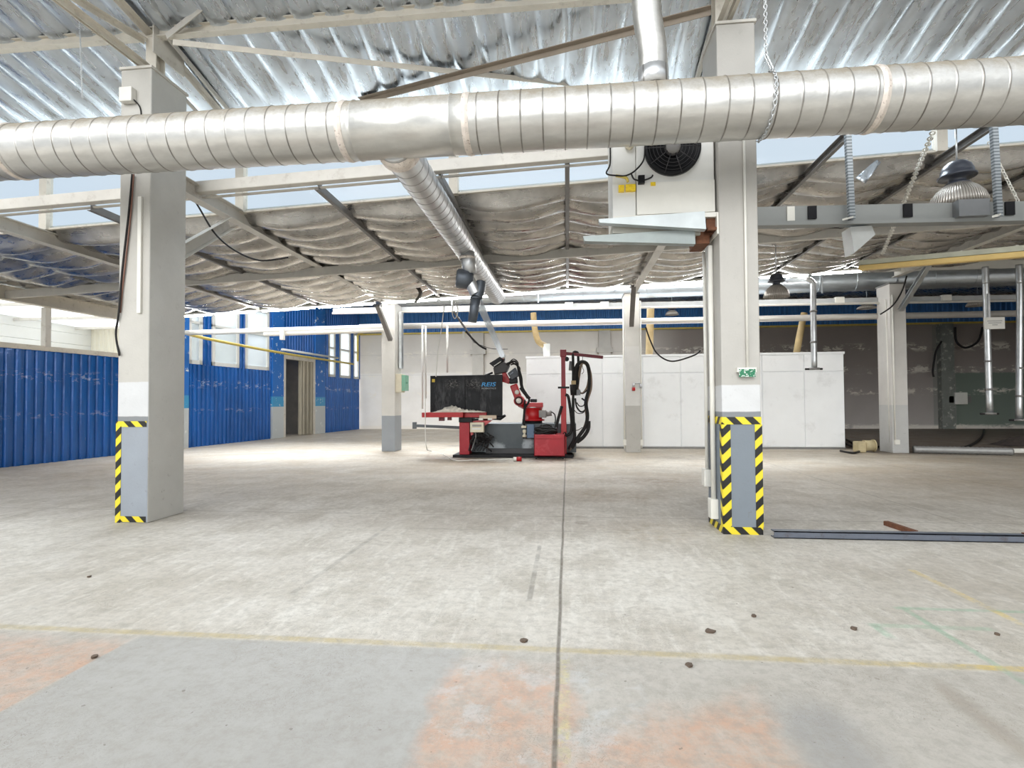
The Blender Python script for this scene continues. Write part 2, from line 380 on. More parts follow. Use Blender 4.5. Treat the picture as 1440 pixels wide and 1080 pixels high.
# ---------------------------------------------------------------- world and light
w = bpy.data.worlds.new('overcast_sky'); SC.world = w; w.use_nodes = True
wn = w.node_tree; bg = wn.nodes['Background']
tc = wn.nodes.new('ShaderNodeTexCoord'); nz = wn.nodes.new('ShaderNodeTexNoise'); nz.inputs['Scale'].default_value = 2.5; nz.inputs['Detail'].default_value = 4
wn.links.new(tc.outputs['Generated'], nz.inputs['Vector'])
cr = wn.nodes.new('ShaderNodeValToRGB'); cr.color_ramp.elements[0].position = .35; cr.color_ramp.elements[1].position = .7
cr.color_ramp.elements[0].color = (.84, .92, 1.0, 1); cr.color_ramp.elements[1].color = (.92, .965, 1.0, 1)
wn.links.new(nz.outputs[0], cr.inputs[0]); wn.links.new(cr.outputs[0], bg.inputs[0]); bg.inputs[1].default_value = .92

vs = SC.view_settings; vs.view_transform = 'Standard'; vs.look = 'None'; vs.gamma = 1; vs.use_curve_mapping = False; vs.exposure = 0.0
SC.cycles.use_denoising = True
SC.cycles.max_bounces = 10; SC.cycles.diffuse_bounces = 6; SC.cycles.transparent_max_bounces = 12
SC.cycles.caustics_reflective = False; SC.cycles.caustics_refractive = False
SC.cycles.sample_clamp_indirect = 8

# ================================================================ SETTING
XL, XR, YB = -12.45, 23.0, 28.4
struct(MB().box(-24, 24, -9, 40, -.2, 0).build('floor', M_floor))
# ---- high foil roof over the near nave: quilts hang between ribs that run away from the camera
EAVE_Y, EAVE_Z, SL = 8.2, 5.86, .247
def roof_a(x, y):
    t = (x / .38 + .03 * math.sin(y * 1.7 + x)) % 1.0
    k = 1 - abs(2 * t - 1) ** 2.6
    h = .052 * k + .006 * math.sin(x * 7 + y * 5) * k
    return Vector((x + .02 * math.sin(y * 3 + x * 2), y, EAVE_Z + SL * (EAVE_Y - y) - h))
xs = [-14 + .02 * i for i in range(int(37 / .02) + 1)]; ys = [4.7 + .14 * i for i in range(26)]
struct(MB().grid(xs, ys, roof_a).build('ceiling_near', M_foil))
struct(MB().box(-14, 23, 4.7, 8.24, EAVE_Z + 1.0, EAVE_Z + 1.05).box(-14, 23, 8.2, 8.24, EAVE_Z - .02, EAVE_Z + 1.0).build('ceiling_deck', M_steel))
# unseen roof lights added over and behind the camera to brighten the near floor, and the nave's other half behind
struct(MB().box(-14, 23, -9, -4.0, 5.9, 6.0).build('ceiling_rear', M_white))
M_roofglass = glass('roof_light_glass', (.95, .96, .97), .04)
M_clear = glass('clerestory_glass', (.9, .94, .97), .008)
k = 0
for x0 in (-14, -7, 0, 7, 14):
    o = struct(MB().box(x0 + .05, min(x0 + 6.95, 22.9), -4, 4.7, 6.66, 6.68).build('window_roof_unseen', M_roofglass))
    f = MB()
    f.box(x0, x0 + .06, -4, 4.7, 6.6, 6.7)
    for yy in (-4, -1.1, 1.8, 4.64): f.box(x0, min(x0 + 7, 23), yy, yy + .06, 6.6, 6.7)
    f.build('frame', M_steel, o)
# walls around the near nave (behind and beside the camera)
struct(MB().box(-14.1, 23.1, -9.1, -9, 0, 2.2).build('wall_front', M_white))
wf_ = struct(MB().box(-14, 23, -9.06, -9.04, 2.2, 5.9).build('window_front_added', M_roofglass))  # unseen glazing added to let light in from behind the camera
b = MB()
for i in range(12): b.box(-14 + i * 3.35, -13.9 + i * 3.35, -9.1, -9.0, 2.2, 5.9)
b.build('frame', M_steel, wf_)
struct(MB().box(23, 23.15, -9, 40, 0, 7.2).build('wall_right', mat('brown_grey_wall', L(128, 118, 112), .7, 0, .1, 1)))
# ---- clerestory glazing between high roof and low roof
def roof_b(x, y): return 4.80 + .04 * x - .02 * (y - 8.2)
mull = [-5.30 + 3.55 * i for i in range(-3, 9)]
for i, (a, b) in enumerate(zip(mull, mull[1:])):
    o = struct(MB().hexa([(a + .05, 8.19, roof_b(a, 8.2) + .02), (b - .05, 8.19, roof_b(b, 8.2) + .02), (b - .05, 8.2, roof_b(b, 8.2) + .02), (a + .05, 8.2, roof_b(a, 8.2) + .02)],
                          [(a + .05, 8.19, EAVE_Z), (b - .05, 8.19, EAVE_Z), (b - .05, 8.2, EAVE_Z), (a + .05, 8.2, EAVE_Z)]).build('window_%d' % (i + 1), M_clear))
    f = MB(); f.box(a - .07, a + .07, 8.12, 8.24, roof_b(a, 8.2) - .02, EAVE_Z + .03)
    f.bar((a, 8.19, roof_b(a, 8.2) + .0), (b, 8.19, roof_b(b, 8.2) + .0), .05, .03); f.build('frame', M_beige, o)
# ---- low foil roof: quilts run sideways, sagging between the joists
def foil_b(x, y):
    k = abs(math.sin(math.pi * (y - 8.2) / .52 + .35 * math.sin(x * 1.1 + y * .3)))
    sag = abs(math.sin(math.pi * (x - .02) / 1.775))
    h = (.19 * k ** .7) * (.6 + .5 * sag) + .05 * sag + .012 * math.sin(x * 5 + y * 9) * k
    return Vector((x, y, roof_b(x, y) - h * min(1, (y - 8.2) / .2) * max(0, min(1, (x + 12.9) / 1.6))))
xs = [-13.6 + .11 * i for i in range(int(36.6 / .11) + 1)]; ys = [8.2 + .04 * i for i in range(161)]
struct(MB().grid(xs, ys, foil_b).build('ceiling_low', M_foil_dirty))
struct(MB().hexa([(-13.7, 8.22, roof_b(-13.7, 8.2) + .03), (23, 8.22, roof_b(23, 8.2) + .03), (23, 15.3, roof_b(23, 15.3) + .03), (-13.7, 15.3, roof_b(-13.7, 15.3) + .03)],
                 [(-13.7, 8.22, roof_b(-13.7, 8.2) + .06), (23, 8.22, roof_b(23, 8.2) + .06), (23, 15.3, roof_b(23, 15.3) + .06), (-13.7, 15.3, roof_b(-13.7, 15.3) + .06)]).build('ceiling_low_deck', M_steel))
# ---- far nave: foil roof with a roof light on its left half, blue band under it
def foil_c(x, y):
    return Vector((x, y, 6.55 + .05 * abs(math.sin(math.pi * x / .5)) + .01 * math.sin(y * 6 + x * 4)))
xs = [-12.5 + .125 * i for i in range(285)]
struct(MB().grid(xs, [22.2 + .4 * i for i in range(16)] + [28.6], foil_c).build('ceiling_far', M_foil_dirty))
struct(MB().box(-12.6, 23, 22.2, 28.7, 6.75, 6.85).box(6, 23, 15.3, 22.2, 6.65, 6.85).build('ceiling_far_deck', M_steel))
struct(MB().box(-12.5, 6, 15.3, 22.2, 6.7, 6.72).build('window_roof_unseen', M_roofglass))
struct(MB().box(5, 23, 15.25, 15.32, 4.9, 6.7).build('wall_upper', M_white))
struct(MB().hexa([(-12.5, 15.28, 4.5), (5, 15.28, 5.1), (5, 15.3, 5.1), (-12.5, 15.3, 4.5)], [(-12.5, 15.28, 6.7), (5, 15.28, 6.7), (5, 15.3, 6.7), (-12.5, 15.3, 6.7)]).build('window_upper', M_roofglass))
# ---- back wall
bw = struct(MB().box(-11.6, 23.1, YB, YB + .2, 0, 7.0).build('wall_back', M_back))
def corrug(p0, p1, z0, z1, pitch=.2, depth=.04, n_=None):
    """trapezoid sheet between two floor points, ribs upright; returns MB"""
    p0, p1 = Vector((*p0, 0)), Vector((*p1, 0)); d = p1 - p0; ln = d.length; d.normalize(); nn = Vector((-d.y, d.x, 0))
    pts = []; t = 0
    while t < ln - 1e-6:
        for f, h in ((0, 0), (.35, 0), (.5, 1), (.85, 1)):
            tt = t + f * pitch
            if tt <= ln: pts.append((tt, h))
        t += pitch
    pts.append((ln, 0)); b = MB()
    va = [b.bm.verts.new(p0 + d * t + nn * (h * depth) + Vector((0, 0, z0))) for t, h in pts]
    vb = [b.bm.verts.new(p0 + d * t + nn * (h * depth) + Vector((0, 0, z1))) for t, h in pts]
    for i in range(len(pts) - 1): b.bm.faces.new((va[i], va[i + 1], vb[i + 1], vb[i]))
    return b
struct(corrug((23, YB - .06), (-11.5, YB - .06), 5.25, 6.35, .24, .05).build('trim_1', mat('blue_band', L(58, 118, 182), .5, 0, .1, 2), None, 0, .01))
struct(MB().box(-11.4, 23, YB - .14, YB - .06, 5.16, 5.25).build('trim_2', M_yellow))
for x in (-4.75, 1.95, 9.0, 18.5, 22.4):
    b = MB().box(x - .3, x + .3, YB - .3, YB, 0, 5.15)
    if x < 10: b.box(x - .42, x + .42, YB - .34, YB, 4.0, 4.25)
    b.build('pillar', mat('pilaster_paint', L(198, 194, 186), .65, 0, .08, 2) if x < 5 else mat('pilaster_green', L(126, 130, 124), .65, 0, .12, 2, L(226, 222, 212), .8), bw)

# ---- left wall of blue sheet; it runs along a slightly skewed line
def wl(y): return -12.5 + (y - 16.3) * .09 if y > 16.3 else -12.5 - (16.3 - y) * .1
def seg(y0, y1, z0, z1, name, m=None):
    return struct(corrug((wl(y0), y0), (wl(y1), y1), z0, z1, .2, -.05).build(name, m or M_blue, None, 0, .008))
wy = [(16.4, 17.0), (17.45, 18.8), (19.13, 20.55)]; wf = [(25.1, 25.75), (26.15, 27.3), (27.6, 28.25)]
seg(16.35, 20.7, 0, 2.78, 'wall_left'); seg(16.35, 20.7, 5.2, 6.8, 'wall_left_upper')
for a, b in ((16.35, 16.4), (17.0, 17.45), (18.8, 19.13), (20.55, 20.7)): seg(a, b, 2.78, 5.2, 'wall_left_strip')
seg(24.7, 28.35, 0, 2.74, 'wall_left_far'); seg(24.7, 28.35, 5.2, 6.8, 'wall_left_far_upper')
for a, b in ((24.7, 25.1), (25.75, 26.15), (27.3, 27.6), (28.25, 28.35)): seg(a, b, 2.74, 5.2, 'wall_left_strip')
M_frost = glass('frosted_pane', (.75, .8, .84), .08, .45)
for i, (a, b) in enumerate(wy + wf):
    z0 = 2.78 if i < 3 else 2.74; z1 = 5.2; f = MB(); xa = wl(a) + .03; xb = wl(b) + .03
    def fr(y0, y1, q0, q1): f.hexa([(wl(y0) - .06, y0, q0), (wl(y0) + .05, y0, q0), (wl(y1) + .05, y1, q0), (wl(y1) - .06, y1, q0)],
                                  [(wl(y0) - .06, y0, q1), (wl(y0) + .05, y0, q1), (wl(y1) + .05, y1, q1), (wl(y1) - .06, y1, q1)])
    fr(a, a + .13, z0, z1); fr(b - .13, b, z0, z1); fr(a, b, z0, z0 + .13); fr(a, b, z1 - .1, z1); fr(a, b, 4.15, 4.23)
    o = struct(f.build('window_%d' % (20 + i), M_white))
    MB().hexa([(wl(a), a + .05, z0 + .05), (wl(a) + .01, a + .05, z0 + .05), (wl(b) + .01, b - .05, z0 + .05), (wl(b), b - .05, z0 + .05)],
              [(wl(a), a + .05, z1 - .05), (wl(a) + .01, a + .05, z1 - .05), (wl(b) + .01, b - .05, z1 - .05), (wl(b), b - .05, z1 - .05)]).build('pane', M_frost, o)
# pillars beside the door
for y0, y1, zt in ((16.1, 16.36, 6.8), (20.7, 21.45, 6.8), (23.85, 24.7, 6.8)):
    struct(MB().hexa([(wl(y0) - .3, y0, 0), (wl(y0) + .1, y0, 0), (wl(y1) + .1, y1, 0), (wl(y1) - .3, y1, 0)],
                     [(wl(y0) - .3, y0, zt), (wl(y0) + .1, y0, zt), (wl(y1) + .1, y1, zt), (wl(y1) - .3, y1, zt)]).build('wall_left_pillar', M_pillar))
seg(21.45, 23.85, 3.5, 6.8, 'wall_left_lintel')
dr = struct(MB().bar((wl(21.5), 21.52, 0), (wl(21.5), 21.52, 3.5), .2, .16).bar((wl(23.8), 23.78, 0), (wl(23.8), 23.78, 3.5), .2, .16).bar((wl(21.45), 21.45, 3.43), (wl(23.85), 23.85, 3.43), .2, .16).build('door_1', M_beige))
b = MB()
for i in range(7):
    y = 22.75 + i * .15; b.bar((wl(y) + (.05 if i % 2 else .02), y, .03), (wl(y) + (.05 if i % 2 else .02), y, 3.36), .16, .008)
b.build('strip_curtain', mat('yellowed_strip_curtain', L(176, 168, 150), .3, 0, .15, 4, stretch=(1, 1, .3)), dr)
# dim room behind the door
struct(MB().box(-15.6, -15.5, 20, 26, 0, 3.9).box(-15.6, -12.55, 20.9, 21.0, 0, 3.9).box(-15.6, -12.0, 24.2, 24.3, 0, 3.9).box(-15.6, -12.2, 20.9, 24.3, 3.85, 3.9).build('wall_side_room', mat('room_wall', L(170, 166, 160), .7)))
MB().bar((-13.8, 21.1, 3.1), (-13.8, 24.1, 2.75), .12, .12).build('roof_pipe', M_steel_d, bpy.data.objects['wall_side_room'])
# near fence of blue sheet and the annex beyond it
fence = struct(corrug((wl(4) , 4), (wl(16.1), 16.1), 0, 2.8, .22, -.05).build('wall_left_near', M_blue, None, 0, .008))
MB().hexa([(wl(4) - .1, 4, 2.78), (wl(4) + .08, 4, 2.78), (wl(16.1) + .08, 16.1, 2.78), (wl(16.1) - .1, 16.1, 2.78)],
          [(wl(4) - .1, 4, 2.9), (wl(4) + .08, 4, 2.9), (wl(16.1) + .08, 16.1, 2.9), (wl(16.1) - .1, 16.1, 2.9)]).build('cap_rail', M_beige, fence)
M_clad = mat('white_cladding', L(226, 226, 222), .5, 0, .04, 1)
b = MB()
for i in range(12): b.box(-19.1 - (.03 if i % 2 else 0), -19.0, -2, 24, .0 + i * .42, .405 + i * .42)
struct(b.build('wall_annex', M_clad))
struct(corrug((-19, 19.5), (-12.8, 19.5), 0, 5.0, .2, -.03).build('wall_annex_end', mat('white_ribbed_sheet', L(228, 224, 208), .5, 0, .04, 1), None, 0, .008))
b = MB()
for i in range(26):
    x0 = -19.1 + i * .25; b.hexa([(x0, 3, 4.72 + .0 * i), (x0 + .25, 3, 4.72), (x0 + .25, 19.5, 4.45), (x0, 19.5, 4.45)], [(x0, 3, 4.76 + .03 * (i % 2)), (x0 + .25, 3, 4.76 + .03 * ((i + 1) % 2)), (x0 + .25, 19.5, 4.49), (x0, 19.5, 4.49)])
struct(b.build('ceiling_annex', glass('translucent_roof_sheet', (.7, .66, .6), .02, .6)))
b = MB()
for y in (6.5, 9.0, 11.5, 14.0, 16.5, 18.8): b.bar((-19, y, 4.4), (-12.9, y, 4.4), .06, .09)
struct(b.build('trim_3', M_steel))

# ================================================================ COLUMNS
GC = 'columns of the hall'
XC = (-5.305, 1.88, 8.94)
def column(x, y0, top, m, label, base=None):
    t = thing('column', label, 'column', (x, y0 + .31, 0), GC)
    MB().box(x - .205, x + .205, y0, y0 + .62, 0, top).build('shaft', m, t, .012)
    MB().box(x - .22, x + .22, y0 - .015, y0 + .635, top, top + .03).build('cap_plate', M_steel if y0 < 10 else M_steel_d, t)
    return t
cl = column(-5.305, 6.03, 5.62, column_mat('left_column_paint', L(190, 187, 180), [(0, 1.22, L(150, 157, 166)), (1.22, 1.30, L(132, 135, 138)), (1.30, 1.72, L(208, 209, 210))], L(208, 207, 202)),
            'near left concrete column with hazard tape at its foot, blue sheet fence behind it')
crn = column(1.88, 6.03, 5.62, column_mat('right_column_paint', L(184, 181, 175), [(0, 1.26, L(124, 133, 142)), (1.26, 1.33, L(132, 136, 140)), (1.33, 1.62, L(212, 213, 214))]),
             'near right concrete column framed with yellow and black tape, heater hung beside it')
c1 = column(-5.29, 15.36, 4.42, column_mat('column_paint_a', L(216, 214, 208), [(0, 1.06, L(150, 156, 162))]), 'far column with grey foot and green switch box beside the robot cell')
c2 = column(1.84, 15.36, 4.5, column_mat('column_paint_b', L(214, 212, 206), [(0, 1.32, L(186, 184, 178)), (1.32, 3.0, L(222, 221, 217))]), 'far column standing in front of the white booth doors')
c3 = column(8.95, 15.45, 4.6, column_mat('column_paint_c', L(206, 203, 198), [(0, 1.3, L(190, 190, 188))]), 'far right column with flaking paint just right of the white booth')
# hazard tape
def tape(t, x0, x1, y0, y1, z0, z1, m): MB().box(x0, x1, y0, y1, z0, z1).build('hazard_tape', m, t)
xa, xb, yf = -5.51, -5.10, 6.03
tape(cl, xa - .012, xa + .055, yf - .006, yf, 0.0, 1.24, M_tape); tape(cl, xa + .055, xb - .02, yf - .005, yf, 1.17, 1.24, M_tape2); tape(cl, xa + .055, xb - .02, yf - .005, yf, .01, .08, M_tape2)
tape(cl, xa - .016, xa - .002, yf - .004, yf + .06, .0, 1.24, M_tape)
xa, xb = 1.675, 2.085
for z0, z1 in ((1.19, 1.27), (.0, .08)):
    tape(crn, xa, xb, yf - .006, yf, z0, z1, M_tape2); tape(crn, xa - .006, xa, yf, yf + .6, z0, z1, M_tape2)
tape(crn, xa, xa + .085, yf - .007, yf, .08, 1.19, M_tape); tape(crn, xb - .07, xb + .006, yf - .007, yf, .08, 1.19, M_tape)
tape(crn, xa - .007, xa, yf, yf + .075, .08, 1.19, M_tape)
# left column fittings
b = MB().box(-5.47, -5.30, 5.95, 6.03, 5.18, 5.36); tb = b.build('sensor_box', M_plastic, cl, .01)
MB().tube(spline([(-5.31, 5.99, 5.22), (-5.24, 6.02, 5.12), (-5.22, 6.02, 4.9), (-5.22, 6.02, 4.55)]), .008).build('cable', M_cable, cl)
z0, z1 = P(196, 440, Y=6.0).z, P(197, 276, Y=6.0).z
MB().box(-5.245, -5.195, 6.0, 6.03, z0, z1).build('cable_cover', M_plastic, cl, .004)
b = MB(); b.tube(spline([P(186, 245, Y=6.0), P(181, 300, Y=6.0), P(172, 380, Y=6.0), P(167, 440, Y=6.0), P(163, 470, Y=6.05), P(168, 500, Y=6.0)]), .012)
b.build('cable', M_cable, cl)
MB().tube(spline([P(188, 245, Y=6.0), P(184, 300, Y=6.01), P(174, 390, Y=6.01), P(169, 440, Y=6.02)]), .009).build('cable', mat('brown_cable', L(120, 84, 70), .5), cl)
# right column fittings
b = MB().tube([(1.945, 6.01, P(1039, 200, Y=6).z + .5), (1.945, 6.01, P(1040, 517, Y=6).z)], .014); b.build('conduit', M_plastic, crn)
pb = MB().box(1.83, 2.03, 5.985, 6.03, P(0, 533, Y=6).z - .02, P(1043, 517, Y=6).z); ob = pb.build('switch_box', M_plastic, crn)
def pcb_mat():
    m = bpy.data.materials.new('circuit_board'); n = NT(m); c = n.mix(n.ramp(n.noise(60, 3, .6), .54, .6), L(36, 120, 84), L(226, 232, 226))
    c = n.mix(n.ramp(n.noise(75, 2, .6, stretch=(1, 1, 1.6)), .6, .64), c, L(20, 26, 24)); n.pbr(c, .4); return m
zc = P(1043, 525, Y=6).z
MB().box(1.845, 2.015, 5.975, 5.986, zc - .04, zc + .045).build('circuit_board', pcb_mat(), ob)
zt = P(1003, 345, X=1.67).z
for yy, r_, zb, zbx in ((6.55, .02, .62, .18), (6.28, .028, .32, .2)):
    MB().tube([(1.64, yy, zb), (1.64, yy, zt)], r_).build('conduit', M_plastic, crn)
    MB().box(1.59, 1.675, yy - .07, yy + .07, zb - zbx, zb + .02).build('socket_box', M_plastic, crn, .008)
# far column fittings
MB().channel((-5.02, 15.75, 2.48), (-5.02, 15.75, 4.2), .08, .2, up=(0, 1, 0)).build('cable_ladder', M_galv, c1)
sb = MB().box(-5.085, -4.9, 15.4, 15.75, 1.75, 2.3).build('switch_box', M_cream, c1, .01)
MB().box(-4.9, -4.78, 15.42, 15.73, 1.8, 2.26).box(-4.79, -4.75, 15.5, 15.54, 2.0, 2.06).build('box_door', M_green, sb)
for dx in (-.24, .235): MB().tube([(1.84 + dx, 15.4, .12), (1.84 + dx, 15.4, 4.3)], .022).build('conduit', M_plastic, c2)
for dx in (-.24, .235): MB().box(1.84 + dx - .04, 1.84 + dx + .04, 15.34, 15.42, .2, .36).build('socket_box', M_plastic, c2)
v = P(891, 545, Y=15.34)
MB().tube([v + Vector((0, 0, .12)), v + Vector((.18, 0, .12))], .018).tube([v + Vector((0, 0, .12)), v], .03).tube([v + Vector((.2, 0, .1)), v + Vector((.2, 0, -.02))], .03).build('tap', M_galv, c2)
MB().tube([v, v - Vector((0, 0, .09))], .045).build('tap_handle', M_red, c2)
MB().tube([(8.8, 15.43, .3), (8.8, 15.43, 4.3)], .02).tube([(8.76, 15.6, .3), (8.73, 15.6, 4.2)], .02).build('conduit', M_plastic, c3)
MB().box(8.78, 8.9, 15.4, 15.45, .24, .36).build('socket_box', M_plastic, c3)

# ================================================================ ROOF STEEL
GB = 'roof beams'
def beam(name, label, cat, mb, m, group=GB): return tag(mb.build(name, m), label, cat, group)
beam('roof_purlin', 'long pale purlin crossing under the high silver roof above the near columns', 'beam', MB().ibeam((-14, 6.3, 6.255), (22, 6.3, 6.24), .1, .13), M_beige)
ya = [P(0, 290, Y=7.15), P(860, 213, Y=7.15)]; dd = (ya[1] - ya[0]) / (ya[1].x - ya[0].x)
q0 = ya[0] + dd * (-13.5 - ya[0].x); q1 = ya[0] + dd * (1.6 - ya[0].x)
beam('edge_beam', 'white beam sloping across the strip of sky under the silver duct', 'beam', MB().channel(q0, q1, .12, .15).bar(q0 + Vector((0, .1, -.1)), q1 + Vector((0, .1, -.1)), .05, .02), M_steel)
names = {-7.08: 'grey joist left of the near left column under the dusty foil roof', -3.53: 'grey joist between left rafter and the round branch duct', -1.755: 'grey joist hidden along the right side of the branch duct',
         .02: 'grey joist over the floor joint, left of the heater', 3.57: 'grey joist right of the heater column, leftmost crossing the sky there', 5.34: 'grey joist behind the hooded lamp at upper right', 7.1: 'grey joist at far right above the yellowed batten light'}
for x, lb in names.items():
    p0 = Vector((x, 7.2 if x < 6 else 8.0, roof_b(x, 8.2) - .12)); p1 = Vector((x, 14.7, roof_b(x, 14.7) - .1))
    beam('roof_joist', lb, 'joist', MB().channel(p0, p1, .06, .1), M_steel_d)
beam('cross_purlin', 'grey purlin running sideways halfway under the low foil roof', 'beam', MB().channel((-13.2, 11, roof_b(-13.2, 11) - .24), (21, 11, roof_b(21, 11) - .24), .08, .17), M_steel)
for x, z, yend, lb in ((-5.305, 4.49, 15.36, 'heavy rafter from the near left column to the far column by the robot'), (1.86, 4.6, 15.36, 'heavy rafter from the heater column to the far column at the booth'),
                       (8.94, 4.92, 15.45, 'heavy rafter at upper right ending at the far right column'), (-8.85, 4.3, 14.6, 'pale rafter left of the near left column under the low roof')):
    y0 = 6.65 if x > -8 and x < 8 else 7.3
    b = MB().ibeam((x, y0, z + .0), (x, yend + .1, z - .02), .16, .22)
    if x in (-5.305, 1.86): b.box(x - .11, x + .11, 6.65, 6.68, z - .2, z + .2)
    beam('roof_rafter', lb, 'rafter', b, M_steel)
beam('eave_beam', 'long dusty eave beam above the blue fence at far left', 'beam', MB().ibeam((-13.3, 5, 4.06), (-12.5, 16.2, 4.0), .18, .32), M_beige)
pp_ = P(65, 470, X=-12.9); b = MB().box(-12.97, -12.84, pp_.y - .07, pp_.y + .07, 2.88, 3.86)
beam('eave_post', 'short post standing on the blue fence under the eave beam', 'post', b, M_steel, 'fence posts')
for pa, pb_, lb in (((325, 314, -5.25), (250, 362, -5.25), 'knee brace from near left column up to its rafter'),):
    beam('knee_brace', lb, 'brace', MB().channel(P(pa[0], pa[1], X=pa[2]), Vector((-5.25, 6.6, 3.42)), .09, .17), M_steel)
for pa, pb_, lb in (((531, 430), (549, 478), 'dark knee brace on the far column by the robot cell'), ((891, 402), (888, 458), 'dark knee brace on the far column before the booth'), ((1306, 372), (1266, 436), 'bright knee brace on the far right column')):
    beam('knee_brace', lb, 'brace', MB().channel(P(*pa, Y=14.3), P(*pb_, Y=15.33), .12, .09), M_steel_d if pa[0] < 1000 else M_galv)
# bracing and truss members over the near columns
beam('roof_brace', 'pale roof brace from the left column head running right behind the duct', 'brace', MB().angle(P(245, 62, Z=6.0), P(860, 126, Z=6.0), .07), M_beige)
beam('roof_brace', 'dusty roof brace from the right column head falling left across the first brace', 'brace', MB().angle(P(1000, 14, Z=5.93), P(505, 142, Z=5.93), .07), mat('dusty_steel', L(150, 138, 124), .6))
def truss(x, lab, y0=6.2):
    t = thing('roof_truss', lab, 'truss', (x, 6.34, 5.65), 'roof trusses over the near columns')
    MB().ibeam((x, 6.34, 5.65), (x, 6.34, 6.2), .14, .16, up=(0, 1, 0)).build('post', M_beige, t)
    MB().box(x + .07, x + .085, 6.2, 6.75, 5.95, 6.3).build('gusset_plate', M_steel, t)
    c_ = MB()
    for s in (-.05, .05): c_.angle((x + s, 6.3, 5.72), (x + s, -4, 5.62), .06, sx=1 if s > 0 else -1)
    c_.build('bottom_chord', M_beige, t)
    MB().angle((x - .02, 6.3, 6.22), (x - .02, 4.0, 6.2 + .4), .07).build('diagonal', M_beige, t)
    MB().angle((x - .06, 6.25, 6.12), (x - .06, 4.6, 5.8), .06).build('diagonal', M_beige, t)
    c_ = MB()
    for s in (-.06, .06): c_.angle((x + s + .1, 6.3, 6.2), (x + s + .1, 8.15, 5.8), .07, sx=1 if s > 0 else -1)
    c_.build('top_chord', M_steel, t)
    MB().bar((x + .16, 6.66, 5.6), (x + .16, 7.9, 5.35), .05, .02).build('tie_plate', M_steel, t)
truss(-5.305, 'steel truss members meeting on top of the near left column')
truss(1.8, 'steel truss members meeting on top of the near right column')
beam('roof_brace', 'short pale strut rising right from the left column head', 'brace', MB().angle(P(238, 54, Y=6.25), P(308, -2, Y=6.1), .08), M_steel)
beam('roof_brace', 'grey roof brace at the far left edge above the duct', 'brace', MB().channel(P(-40, 50, Y=7.4), P(92, 170, Y=8.05), .07, .07), M_steel_d)
for a, b_, lb in (((-10, 359), (172, 381), 'thin pale tie bar under the low roof at far left'), ((-10, 360), (132, 397), 'dark slanting brace under the low roof at far left'), ((4, 370), (34, 402), 'short dark brace above the eave beam at far left')):
    beam('roof_tie', lb, 'brace', MB().bar(P(*a, Y=10.2), P(*b_, Y=10.6 if a[0] < 0 else 11), .05, .05), M_steel if 'pale' in lb else M_steel_d)

# ================================================================ DUCTS
def duct_rings(x0, x1, r, pitch=.215, ridge=.005):
    pr = [(x0, r)]; x = math.ceil(x0 / pitch + .2) * pitch
    while x < x1 - .03:
        pr += [(x - .014, r), (x - .007, r), (x - .004, r + ridge), (x + .004, r + ridge), (x + .007, r), (x + .014, r)]; x += pitch
    return pr + [(x1, r)]
yd, zd, rd = 5.3, 4.275, .285
md = thing('main_duct', 'large round galvanised duct spanning the whole picture in front of both near columns', 'duct', (0, yd, zd))
jx = {k_: P(k_, 200, Y=yd).x for k_ in (25, 490, 497, 641, 660, 1225)}
ax = (1, 0, 0)
for a, b_ in ((-9.5, jx[25]), (jx[25], jx[497]), (jx[660], jx[1225]), (jx[1225], 8.0)):
    MB().lathe((0, yd, zd), ax, duct_rings(a, b_, rd), 48, False).build('spiral_section', M_duct, md)
MB().lathe((0, yd, zd), ax, [(jx[497], rd), (jx[497] + .05, rd), (jx[497] + .055, rd + .008), (jx[497] + .065, rd + .008), (jx[497] + .07, rd), (jx[641] - .03, rd), (jx[641] - .025, rd + .008), (jx[641] - .012, rd + .008), (jx[641] - .007, rd), (jx[660], rd)], 48, False).build('smooth_section', M_duct_s, md)
M_jt = mat('peeling_foil_tape', L(226, 216, 206), .5, .3, .12, 14, L(120, 92, 74), .8)
for k_ in (25, 490, 660, 1225):
    x = jx[k_]; MB().lathe((0, yd, zd), ax, [(x - .035, rd + .002), (x - .03, rd + .007), (x - .004, rd + .007), (x, rd + .013), (x + .006, rd + .007), (x + .03, rd + .007), (x + .035, rd + .002)], 48, False).build('joint_band', M_jt, md)
# branch along the low roof
bd = thing('branch_duct', 'round spiral duct running away from the main duct under the low roof', 'duct', (-1.75, 6, 4.18))
pr = []; y = 5.3
prof = duct_rings(5.35, 13.6, .2, .2, .004)
MB().lathe((-1.78, 0, 4.17), (0, 1, 0), prof, 32).build('spiral_pipe', M_duct2, bd)
MB().lathe((-1.78, 0, 4.17), (0, 1, 0), [(5.4, .2), (5.42, .235), (5.56, .235), (5.58, .2)], 32, False).build('collar', M_jt, bd)
M_dk = mat('dark_duct_steel', L(92, 98, 106), .4, .5)
dp = P(662, 372, Y=9.0); bot = P(661, 386, Y=9.0)
MB().tube([(-1.7, 9.0, 4.02), bot], .125, 20).build('drop_pipe', M_duct2, bd)
MB().lathe((-1.7, 9.0, 3.9), (0, 0, 1), [(0, .128), (.01, .14), (.04, .14), (.05, .128)], 20, False).build('collar', M_jt, bd)
MB().lathe(P(641, 391, Y=8.95), (1, .2, -.1), [(0, .0), (.005, .13), (.03, .165), (.2, .165), (.26, .14), (.3, .1)], 26).build('elbow', M_dk, bd)
MB().tube(spline([P(657, 390, Y=9.0), P(664, 402, Y=9.0), P(670, 414, Y=9.0)]), .105, 18).build('elbow', M_duct2, bd)
MB().tube(spline([P(676, 397, Y=9.05), P(675, 406, Y=9.02), P(671, 418, Y=9.0)]), .09, 18).build('elbow', M_dk, bd)
